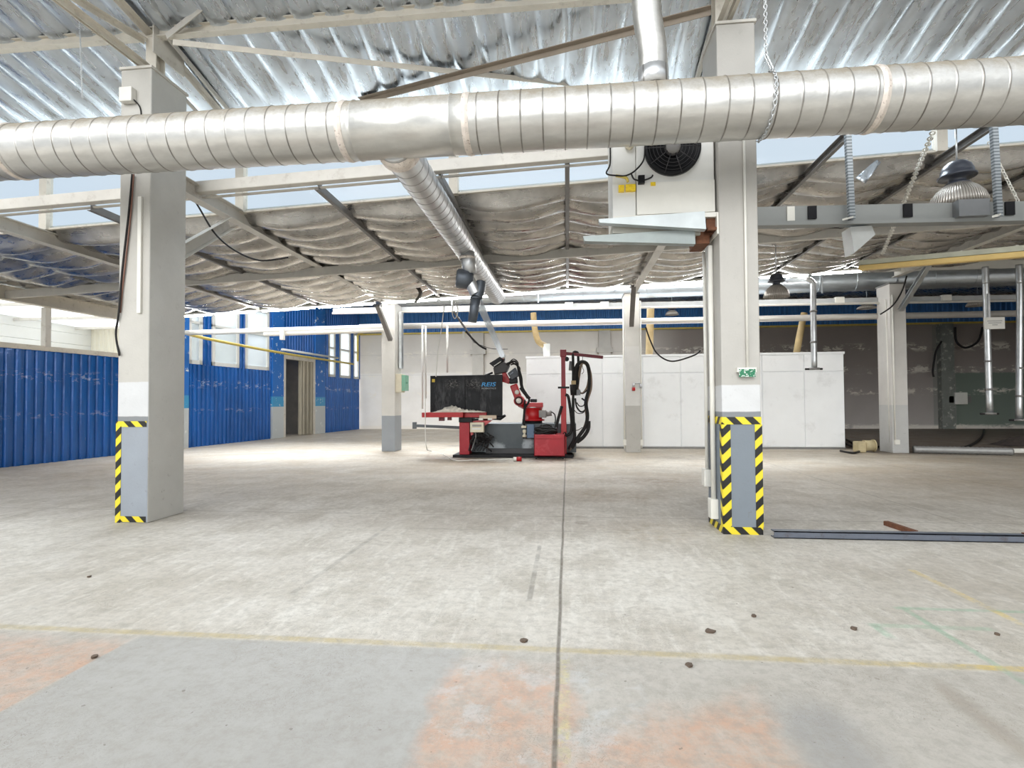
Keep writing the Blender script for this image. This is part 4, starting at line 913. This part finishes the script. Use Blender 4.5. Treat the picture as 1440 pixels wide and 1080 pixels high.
def text(body, x0, x1, y0, y1, Y, m, parent, shear=0.0, name='lettering'):
    cu = bpy.data.curves.new('t', 'FONT'); cu.body = body; cu.extrude = .002; cu.shear = shear; cu.offset = .012
    o = bpy.data.objects.new('t', cu); COL.objects.link(o)
    dg = bpy.context.evaluated_depsgraph_get(); me = bpy.data.meshes.new_from_object(o.evaluated_get(dg)); bpy.data.objects.remove(o)
    xs = [v.co.x for v in me.vertices]; ys_ = [v.co.y for v in me.vertices]
    p, q = P(x0, y1, Y=Y), P(x1, y0, Y=Y); sx_ = (q.x - p.x) / (max(xs) - min(xs)); sy_ = (q.z - p.z) / (max(ys_) - min(ys_)); bx = min(xs); by = min(ys_)
    for v in me.vertices: v.co = Vector(((v.co.x - bx) * sx_, -v.co.z, (v.co.y - by) * sy_))
    me.materials.append(m); r = bpy.data.objects.new(name, me); COL.objects.link(r); r.parent = parent; r.location = Vector((p.x, Y, p.z)) - worldloc(parent); return r
text('REIS', 677, 697.5, 537.5, 543.5, 13.995, mat('blue_letters', L(40, 150, 214), .4, 0, .02), bs, .2)
text('ROBOTICS', 677.5, 697.5, 545, 547.3, 13.995, mat('pale_letters', L(150, 152, 154), .5, 0, .02), bs)
# robot arm
rb = thing('robot_arm', 'red jointed welding robot arm with black wrist on the grey plinth', 'robot', (-.9, 14.6, .86))
RY = 14.55
b0 = P(750, 590, Y=RY)
def zpx(y): return P(750, y, Y=RY).z
cxr = P(750, 580, Y=RY).x
MB().lathe((cxr, RY, 0), (0, 0, 1), [(.86, .24), (zpx(591), .24)], 28).build('turntable', M_black, rb)
MB().lathe((cxr, RY, 0), (0, 0, 1), [(zpx(591.5), .3), (zpx(590), .31), (zpx(589), .24), (zpx(575), .24), (zpx(574), .26), (zpx(573), .26)], 32).build('drum', M_red, rb)
MB().lathe((cxr, RY, 0), (0, 0, 1), [(zpx(573.4), .262), (zpx(572.2), .265)], 32).build('drum_ring', M_galv, rb)
p, q = P(737.5, 573, Y=RY), P(763.5, 566, Y=RY); MB().box(p.x, q.x, RY - .26, RY + .22, p.z, q.z).build('shoulder', M_red, rb, .02)
p, q = P(746, 566, Y=RY), P(755, 561, Y=RY); MB().box(p.x, q.x, RY - .1, RY + .1, p.z, q.z).build('motor', M_black, rb, .02)
m0 = P(758, 582, Y=RY - .1)
MB().box(m0.x, m0.x + .2, RY - .22, RY + .02, m0.z - .1, m0.z + .1).build('motor', mat('grey_motor', L(140, 136, 132), .5), rb, .015)
MB().tube([m0 + Vector((.2, 0, .0)), m0 + Vector((.34, 0, .02))], .075, 14).build('motor', mat('grey_motor', L(140, 136, 132)), rb)
MB().tube(spline([P(775, 579, Y=RY - .2), P(780, 583, Y=RY - .2), P(781, 592, Y=RY - .2), P(778, 600, Y=RY - .2)]), .016).build('cable', M_cable, rb)
el = P(729.5, 563.5, Y=RY - .3)
MB().lathe(el, (0, 1, 0), [(0, .13), (.02, .14), (.34, .14)], 28).build('elbow_joint', M_red, rb)
MB().lathe(el, (0, -1, 0), [(0, .115), (.01, .115), (.012, 0)], 28).build('joint_ring', mat('dark_ring', L(74, 22, 26), .4), rb)
MB().lathe(el, (0, -1, 0), [(.01, .07), (.03, .07), (.032, 0)], 24).build('joint_cover', M_plastic, rb)
MB().bar(el + Vector((.02, .2, -.06)), P(742, 572, Y=RY), .26, .2).build('lower_link', M_red, rb, .03)
MB().bar(P(729, 560, Y=RY - .12), P(722, 541, Y=RY - .12), .2, .19, up=(0, 1, 0)).build('upper_arm', M_red, rb, .03)
MB().lathe(P(727, 551.5, Y=RY - .24), (0, -1, 0), [(0, .06), (.02, .058), (.022, 0)], 20).build('joint_cover', M_plastic, rb)
b = MB(); b.prism([P(706, 524, Y=RY - .2), P(711, 524, Y=RY - .2), P(717, 535, Y=RY - .2), P(715, 540, Y=RY - .2), P(706.5, 537, Y=RY - .2)], (0, .26, 0)); b.build('forearm', M_red, rb, .015)
MB().bar(P(716, 536, Y=RY - .1), P(728, 535, Y=RY - .1), .2, .16).build('wrist_motor', M_black, rb, .03)
b = MB(); b.prism([P(713.5, 525, Y=RY - .25), P(724.5, 516.5, Y=RY - .25), P(729.5, 528, Y=RY - .25), P(719.5, 535, Y=RY - .25)], (0, .3, 0)); b.build('wire_feeder', mat('navy_black', L(34, 40, 50), .4), rb, .015)
b = MB(); b.prism([P(716.5, 526.3, Y=RY - .262), P(721.3, 522.5, Y=RY - .262), P(721.9, 523.6, Y=RY - .262), P(717.1, 527.4, Y=RY - .262)], (0, .01, 0)); b.build('nameplate', mat('slate_plate', L(110, 120, 130)), rb)
b = MB(); b.prism([P(687.8, 511, Y=RY - .3), P(702.9, 501.4, Y=RY - .3), P(708.3, 506.8, Y=RY - .3), P(693.8, 516, Y=RY - .3)], (0, .4, 0)); b.build('torch_head', M_black, rb, .01)
b = MB(); b.prism([P(694, 514.5, Y=RY - .315), P(704, 508, Y=RY - .315), P(704.5, 509, Y=RY - .315), P(694.5, 515.4, Y=RY - .315)], (0, .01, 0)); b.build('label', M_plastic, rb)
b = MB(); b.prism([P(693.5, 517, Y=RY - .25), P(708, 508, Y=RY - .25), P(716, 513, Y=RY - .25), P(712, 523, Y=RY - .25), P(695, 527, Y=RY - .25)], (0, .3, 0)); b.build('wrist', mat('dark_wrist', L(52, 48, 48), .5), rb, .02)
MB().tube([P(708, 506, Y=RY - .2), P(708.5, 500, Y=RY - .35)], .055, 14).build('hose_adapter', M_galv, rb)
MB().tube([P(693, 524, Y=RY - .2), P(677, 530, Y=RY - .25)], .03, 10, radii=[.03, .022]).build('torch', M_black, rb)
for pts, r_ in ((((712, 512), (722, 508), (727, 512), (733, 530), (735, 545), (744, 562), (738, 575), (737, 598)), .028), (((716, 510), (722, 505), (728, 509), (729, 516)), .014), (((714, 515), (720, 510), (730, 516), (731, 522)), .018),
                (((728, 515), (731, 530), (734, 546), (742, 560)), .03), (((732, 545), (738, 553), (745, 561)), .045), (((738, 562), (737, 580), (735.5, 596)), .025), (((718, 513), (724, 512), (729, 517), (730, 525)), .02)):
    MB().tube(spline([P(*q_, Y=RY - .28) for q_ in pts]), r_, 9).build('cable', M_rubber, rb)
# valve block in front of the plinth
vb = thing('valve_block', 'slate blue valve block with white fittings on the plinth front', 'valve', P(742, 616, Y=14.2))
p, q = P(741, 616, Y=14.08), P(751, 597, Y=14.08); MB().box(p.x, q.x, 14.08, 14.3, p.z, q.z).build('block', mat('slate_blue', L(92, 116, 142), .5), vb, .01)
p, q = P(733, 602, Y=14.05), P(740, 599, Y=14.05); MB().box(p.x, q.x, 14.05, 14.3, p.z, q.z).build('fitting', M_cream, vb, .008)
c0 = P(737.5, 604, Y=14.12); MB().lathe(c0, (0, 0, -1), [(0, .03), (.02, .05), (.08, .05), (.1, .025), (.13, .03), (.16, .06), (.2, .06)], 18).build('filter', M_cream, vb)
p = P(735, 617, Y=14.1); MB().box(p.x, p.x + .12, 14.1, 14.3, p.z, p.z + .07).build('foot', M_black, vb)
# red box and cable heap
x0, x1, zt = P(751, 647, Y=13.45).x, P(794.5, 647, Y=13.45).x, P(770, 611, Y=13.45).z
rx = thing('red_box', 'worn red steel box standing on the floor in front of the plinth', 'box', ((x0 + x1) / 2, 13.75, 0))
b = MB(); b.box(x0, x1, 13.45, 13.47, .07, zt).box(x0, x1, 14.1, 14.12, .07, zt).box(x0, x0 + .02, 13.45, 14.12, .07, zt).box(x1 - .02, x1, 13.45, 14.12, .07, zt).box(x0, x1, 13.45, 14.12, .07, .1).box(x0, x1, 13.45, 14.12, zt - .12, zt - .1)
b.build('case', M_redbox, rx, .006)
for dx in (.05, x1 - x0 - .05):
    for yy in (13.52, 14.05): MB().box(x0 + dx - .02, x0 + dx + .02, yy - .02, yy + .02, 0, .07).build('leg', M_black, rx)
b = MB(); random.seed(3)
cx0 = (x0 + x1) / 2 - .1
for i in range(20):
    r1 = random.uniform(.1, .27); ph = random.uniform(0, 6.28); zz = zt + .0 + .012 * i * (1 - r1) + random.uniform(0, .02); oy = random.uniform(-.05, .05)
    b.tube([Vector((cx0 + random.uniform(-.01, .01) + math.cos(ph + k_ * .33) * r1 * 1.1, 13.78 + oy + math.sin(ph + k_ * .33) * r1 * .85, zz + .035 * math.sin(k_ * .7 + ph))) for k_ in range(18)], .017, 7)
tag(b.build('cable_heap', M_rubber), 'heap of black cables coiled on top of the red box', 'cable', None)
# mast
MY = 14.0
ms = thing('hose_mast', 'red steel mast with a sloping boom beside the red box', 'mast', P(792, 640, Y=MY))
bx_ = P(793, 600, Y=MY).x; zt2 = P(793, 494, Y=MY).z; zm = P(793, 545, Y=MY).z
MB().box(bx_ - .075, bx_ + .065, MY + .13, MY + .27, 0.07, zm).build('lower_post', M_red, ms, .008)
MB().box(bx_ - .06, bx_ + .05, MY + .14, MY + .26, zm, zt2).build('upper_post', mat('dusky_red', L(136, 24, 38), .45, 0, .1, 4), ms, .008)
MB().box(bx_ - .085, bx_ + .08, MY + .1, MY + .28, zt2 - .13, zt2 + .06).build('head', mat('dusky_red', L(136, 24, 38)), ms, .01)
MB().box(bx_ - .15, bx_ + .15, MY + .1, MY + .3, zm - .02, zm + .03).build('clamp', M_black, ms)
be = P(848, 502.5, Y=MY + .2)
MB().bar((bx_, MY + .2, zt2 - .03), be, .07, .08).build('boom', mat('dark_boom_red', L(104, 22, 32), .5), ms, .008)
MB().box(-3 + 3 + bx_ - .2, bx_ + .25, MY + .1, MY + .35, 0, .07).build('foot_plate', M_black, ms)
p = P(797, 505, Y=MY + .2); MB().lathe(p + Vector((0, -.04, 0)), (0, 1, 0), [(0, .06), (.08, .06)], 18).build('pulley', M_black, ms)
# hoses on boom
def hose(pts, r_, m=M_rubber, Y=MY + .12): return MB().tube(spline([P(*q_[:2], Y=Y + (q_[2] if len(q_) > 2 else 0)) for q_ in pts], 8), r_, 10)
hs = thing('hose_bundle', 'thick bundle of black hoses looped over the mast boom', 'hose', P(812, 600, Y=MY + .1))
M_tan = mat('tan_hose', L(112, 94, 78), .6, 0, .1, 6)
H_ = [([(809, 556), (809, 530), (811, 515), (818, 509), (826, 513), (829, 530), (828, 548), (824, 566), (826, 585), (823, 600), (813, 615), (804, 630)], .05, M_rubber),
      ([(806, 590), (806, 560), (806, 530), (806, 510), (806, 497, .08), (810, 495, .12), (813, 500, .16), (813, 530), (811, 550)], .035, M_rubber),
      ([(811, 556), (814, 530), (818, 512), (824, 512), (830, 524), (831, 545), (826, 562), (824, 575), (825, 590), (819, 606), (808, 622), (800, 634)], .035, M_tan),
      ([(812, 545), (818, 553), (825, 545), (828, 530)], .022, M_tan), ([(812, 552), (820, 553), (827, 547)], .02, M_rubber),
      ([(809, 560), (811, 572), (817, 579), (823, 576), (824, 566), (818, 560)], .022, M_rubber), ([(811, 566), (815, 571), (821, 570), (823, 563)], .015, M_rubber),
      ([(807, 576), (812, 581), (819, 581), (823, 577)], .01, M_rubber), ([(806, 604), (812, 605), (819, 601)], .01, M_rubber),
      ([(795, 555), (799, 558), (802, 575), (804, 595), (803, 607), (797, 612), (793, 608)], .04, M_rubber), ([(790, 571, -.06), (786, 585, -.06), (783, 597, -.06), (782, 602, -.06)], .04, M_rubber),
      ([(828, 592), (827, 604), (820, 615), (811, 622)], .05, M_rubber), ([(806, 560), (806, 580), (807, 600), (808, 615), (800, 632)], .04, M_rubber)]
for pts, r_, m_ in H_: hose(pts, r_).build('hose', m_, hs)
p = P(806, 538, Y=MY + .1); MB().box(p.x - .05, p.x + .07, MY + .03, MY + .2, p.z - .05, p.z + .05).build('strap', M_ochre, hs)
MB().tube([P(807, 541, Y=MY + .1), P(806.5, 556, Y=MY + .1)], .09, 14, radii=[.11, .08]).build('sleeve', M_rubber, hs)
MB().tube([P(803, 508, Y=MY + .2), P(802, 521, Y=MY + .2)], .045, 12).build('plug', mat('grey_plug', L(120, 120, 122)), hs)
MB().tube(spline([P(819.5, 500, Y=MY + .2), P(819, 515, Y=MY + .2), P(821, 522, Y=MY + .2), P(818, 526, Y=MY + .2)]), .008, 6).build('wire', M_cable, hs)
p = P(813, 552, Y=MY + .02); MB().box(p.x - .04, p.x + .06, p.y - .03, p.y + .06, p.z - .07, p.z + .07).build('connector', mat('grey_plug', L(120, 120, 122)), hs)
# tow bar left of the pedestal
a, b_ = P(583, 598.5, Y=15.0), P(652, 601.5, Y=14.6)
t = thing('side_boom', 'dark horizontal bar with an end plate sticking out left of the red pedestal', 'bar', (a + b_) / 2)
MB().bar(a, b_, .06, .08).build('bar', M_gm, t); MB().bar(a + Vector((0, 0, -.09)), a + Vector((0, 0, .1)), .1, .1).build('end_plate', M_gm, t)
# power cord and plug on the floor
z_ = .012
pts = [P(597, 470, Y=13.6), P(598, 540, Y=13.6), P(598, 600, Y=13.5), P(600, 630, Y=13.35), P(606, 634, Z=z_), P(625, 640, Z=z_), P(640, 647.5, Z=z_), P(665, 647, Z=z_), P(690, 646.5, Z=z_), P(722, 645.5, Z=z_)]
pc = thing('power_cord', 'white power cord trailing over the floor to a red plug in front of the plinth', 'cord', pts[6])
MB().tube(spline(pts, 8), .012, 8).build('cord', M_plastic, pc)
e = P(722, 645.5, Z=.05)
MB().tube([e, e + Vector((.16, 0, 0))], .05, 14).build('plug_body', M_plastic, pc); MB().tube([e + Vector((.08, -.01, 0)), e + Vector((.2, -.01, 0))], .055, 14).build('plug_head', M_red, pc)
for px, y0, y1, r_, lb in ((594, 466, 575, .028, 'left white conduit hanging above the red table edge'), (598.5, 466, 560, .028, 'right white conduit of the pair above the red table edge'), (629, 466, 524, .03, 'single white conduit hanging above the black screen')):
    tag(MB().tube([P(px, y0 - 8, Y=15.0), P(px, y1, Y=15.0)], r_, 8).build('hanging_conduit', M_white), lb, 'conduit', 'white hanging conduits')
for pts, lb in ((((625, 428), (621, 460), (616, 495), (613, 530)), 'thin white string hanging left of the extraction nozzle'), (((638, 424), (636, 440), (640, 448), (644, 436), (640, 424)), 'loop of pale wire by the batten light')):
    tag(MB().tube(spline([P(*q_, Y=13.4) for q_ in pts]), .012, 6).build('hanging_wire', M_plastic), lb, 'wire', 'hanging wires')
a, b_ = P(638, 438, Y=13.5), P(684, 492, Y=13.5)
t = thing('cable_boom', 'dark slanting cable arm hanging over the black screen', 'boom', (a + b_) / 2)
MB().bar(a, P(668, 482, Y=13.5), .07, .05).build('arm', M_steel_d, t); MB().tube(spline([P(655, 466, Y=13.45), P(668, 480, Y=13.45), P(676, 487, Y=13.45), P(684, 491, Y=13.45)]), .025).build('cable', M_cable, t)
MB().tube(spline([P(668, 482, Y=13.5), P(690, 490, Y=13.5), P(714, 491, Y=13.5)]), .008).build('wire', M_cable, t)
MB().bar(P(652, 466, Y=13.5), P(652, 476, Y=13.5), .05, .05).build('hanger', M_plastic, t)
# loose black cables
def cable(lab, pts, Y, r_=.02): return tag(MB().tube(spline([P(*q_, Y=Y) for q_ in pts]), r_, 7).build('loose_cable', M_cable), lab, 'cable', 'loose black cables')
cable('black cable drooping from the left rafter over the foil', [(262, 262), (280, 292), (302, 328), (330, 352), (365, 366), (405, 362)], 7.4, .014)
cable('black cable drooping in front of the booth header right of its column', [(908, 460), (915, 480), (925, 498), (945, 508), (975, 500), (985, 493)], 15.3, .022)
cable('black cable hanging from the far right column head', [(1275, 388), (1268, 410), (1255, 430), (1238, 442)], 15.3, .02)
cable('black cable looping on the dark wall left of the sign plate', [(1343, 460), (1345, 480), (1358, 489), (1375, 480), (1382, 460)], 28.0, .05)
cable('black cable running down the dark wall right of the far right column', [(1324, 480), (1316, 495), (1312, 520), (1313, 530)], 28.0, .045)
tag(MB().tube(spline([P(1384, 604, Z=.03), P(1380, 615, Z=.03), P(1365, 626, Z=.03), P(1345, 631, Z=.03)]), .035, 8).build('floor_cable', M_cable), 'thick black cable curving over the dark floor at right', 'cable')
# junction box on right wall
p = P(1346, 560, Y=28.3); t = thing('wall_box', 'white box on the green painted back wall at right', 'box', (p.x, 28.3, p.z - .3))
MB().box(p.x - .28, p.x + .28, 28.0, 28.38, p.z - .3, p.z + .28).build('case', M_plastic, t, .02)
MB().box(p.x - .5, p.x + .5, 28.1, 28.38, p.z - .22, p.z + .1).build('gland', M_steel_d, t)
# ================================================================ THINGS ON THE FLOOR
a, b_ = P(1089, 757, Z=0), P(1445, 765, Z=0)
d = Vector((5.2, a.y - .0, 0))
t = thing('steel_channel', 'long grey steel channel lying on the floor right of the near column', 'steel bar', ((a.x + 5.4) / 2, a.y, 0))
MB().box(a.x, 6.6, a.y, a.y + .012, 0.0, .075).box(a.x, 6.6, a.y - .0, a.y + .1, .0, .01).box(a.x, 6.6, a.y + .0, a.y + .1, .065, .075).build('channel', mat('blue_grey_steel', L(104, 110, 122), .4, .3, .1, 6, L(80, 66, 58), .5), t)
MB().box(4.6, 5.4, a.y - .02, a.y + .1, .075, .085).build('rusty_strip', M_rust, t)
p, q = P(1246, 736, Z=.02), P(1288, 750, Z=.02)
tag(MB().angle(p, q, .05, .008).build('steel_offcut', M_rust), 'short rusty steel offcut lying behind the long channel', 'steel bar')
p = P(1215, 636, Z=0); t = thing('floor_motor', 'beige motor lying on the floor left of the far right column', 'motor', p)
MB().box(p.x - .2, p.x + .02, p.y - .1, p.y + .2, 0, .3).build('housing', mat('beige_motor', L(186, 172, 136), .6, 0, .15, 8), t, .03)
MB().tube([p + Vector((.02, .05, .18)), p + Vector((.26, .05, .18))], .15, 18).build('body', mat('beige_motor', L(200, 186, 142)), t)
MB().tube([p + Vector((.26, .05, .18)), p + Vector((.29, .05, .18))], .17, 18).build('flange', mat('beige_motor', L(200, 186, 142)), t)
b = MB()
for i, pts in enumerate((((1185, 622), (1200, 628), (1214, 630)), ((1182, 634), (1200, 637), (1210, 634)), ((1228, 630), (1236, 628), (1240, 630)), ((1190, 618), (1205, 626)))): b.tube(spline([P(*q_, Z=.03) for q_ in pts], 6), .03, 7)
b.build('cable', M_cable, t)
a, b_ = P(1284, 632, Z=.1), P(1424, 635, Z=.1)
t = thing('flexible_duct', 'silver corrugated flexible duct lying on the floor at far right', 'duct', (a + b_) / 2 - Vector((0, 0, .1)))
n_ = 44; pts = [a + (b_ - a) * (i / n_) for i in range(n_ + 1)]
MB().tube(pts, .1, 16, radii=[.088 + .02 * (i % 2) for i in range(n_ + 1)]).build('hose', mat('dull_duct_foil', L(150, 150, 148), .5, .4, .12, 4), t)
p = P(1424, 637, Z=0); tag(MB().box(p.x, p.x + .6, p.y, p.y + .25, 0, .11).build('white_block', M_plastic, None, .02), 'pale block on the floor at the right end of the silver duct', 'block')
p = P(1432, 627, Z=0); b = MB()
b.grid([i / 10 for i in range(11)], [i / 8 for i in range(9)], lambda x, y: Vector((p.x - .5 + 1.6 * x, p.y - .3 + .9 * y, .012 + .3 * max(0, (1 - (2 * x - 1) ** 2)) * max(0, (1 - (2 * y - 1) ** 2)) * (.8 + .2 * math.sin(13 * x + 7 * y)))))
tag(b.build('debris_heap', mat('dark_debris', L(66, 58, 54), .9, 0, .3, 10)), 'dark heap of debris at the right edge behind the silver duct', 'debris', None, 'stuff')
# small litter on the floor
GLT = 'scraps of litter on the floor'
for i, (px, py, r_, lb) in enumerate(((736, 902, .035, 'dark scrap lying on the yellow line left of the floor joint'), (969, 937, .035, 'brown leaf like scrap just below the yellow line'), (998, 889, .045, 'dark brown scrap above the yellow line at centre right'),
                                      (1059, 867, .03, 'thin twig scrap above the dark brown scrap'), (133, 925, .03, 'brown scrap at lower left on the pink patch'), (125, 812, .02, 'small dark crumb left of the near left column foot'), (1200, 885, .03, 'dark scrap by the green painted line'), (1401, 893, .025, 'black scrap right of the green painted line'))):
    c = P(px, py, Z=0); b = MB(); random.seed(i)
    ang = [k_ * 6.283 / 7 for k_ in range(7)]; poly = [c + Vector((math.cos(a_) * r_ * .62 * random.uniform(.5, 1.3), math.sin(a_) * r_ * random.uniform(.4, .9), .001)) for a_ in ang]
    b.prism(poly, (.004, 0, .012)); tag(b.build('litter_scrap', mat('brown_litter', L(96, 82, 70), .9)), lb, 'litter', GLT)

# ================================================================ DAYLIGHT
def sun(name, direc, strength, ang, col=(1, 1, 1)):
    d = bpy.data.lights.new(name, 'SUN'); d.energy = strength; d.angle = math.radians(ang); d.color = col
    o = bpy.data.objects.new(name, d); COL.objects.link(o); o.rotation_euler = Vector(direc).to_track_quat('-Z', 'Y').to_euler(); o.location = (0, 0, 20)
sun('daylight_fill_overhead', (.05, .1, -1), 2.0, 130, (1, .985, .96))  # extra sky light added for the interior; the visible sky stays as it is
sun('daylight_fill_front', (.08, .9, -.36), 3.4, 45, (1, .985, .96))  # fill added from behind the camera to lift the mid floor and back wall
sun('daylight_fill_left', (.85, .05, -.45), 3.0, 60, (1, .99, .97))  # fill added from the left to lift the middle of the hall
sun('daylight_back', (.09, -.62, -.78), 9.0, 36, (.95, .98, 1))
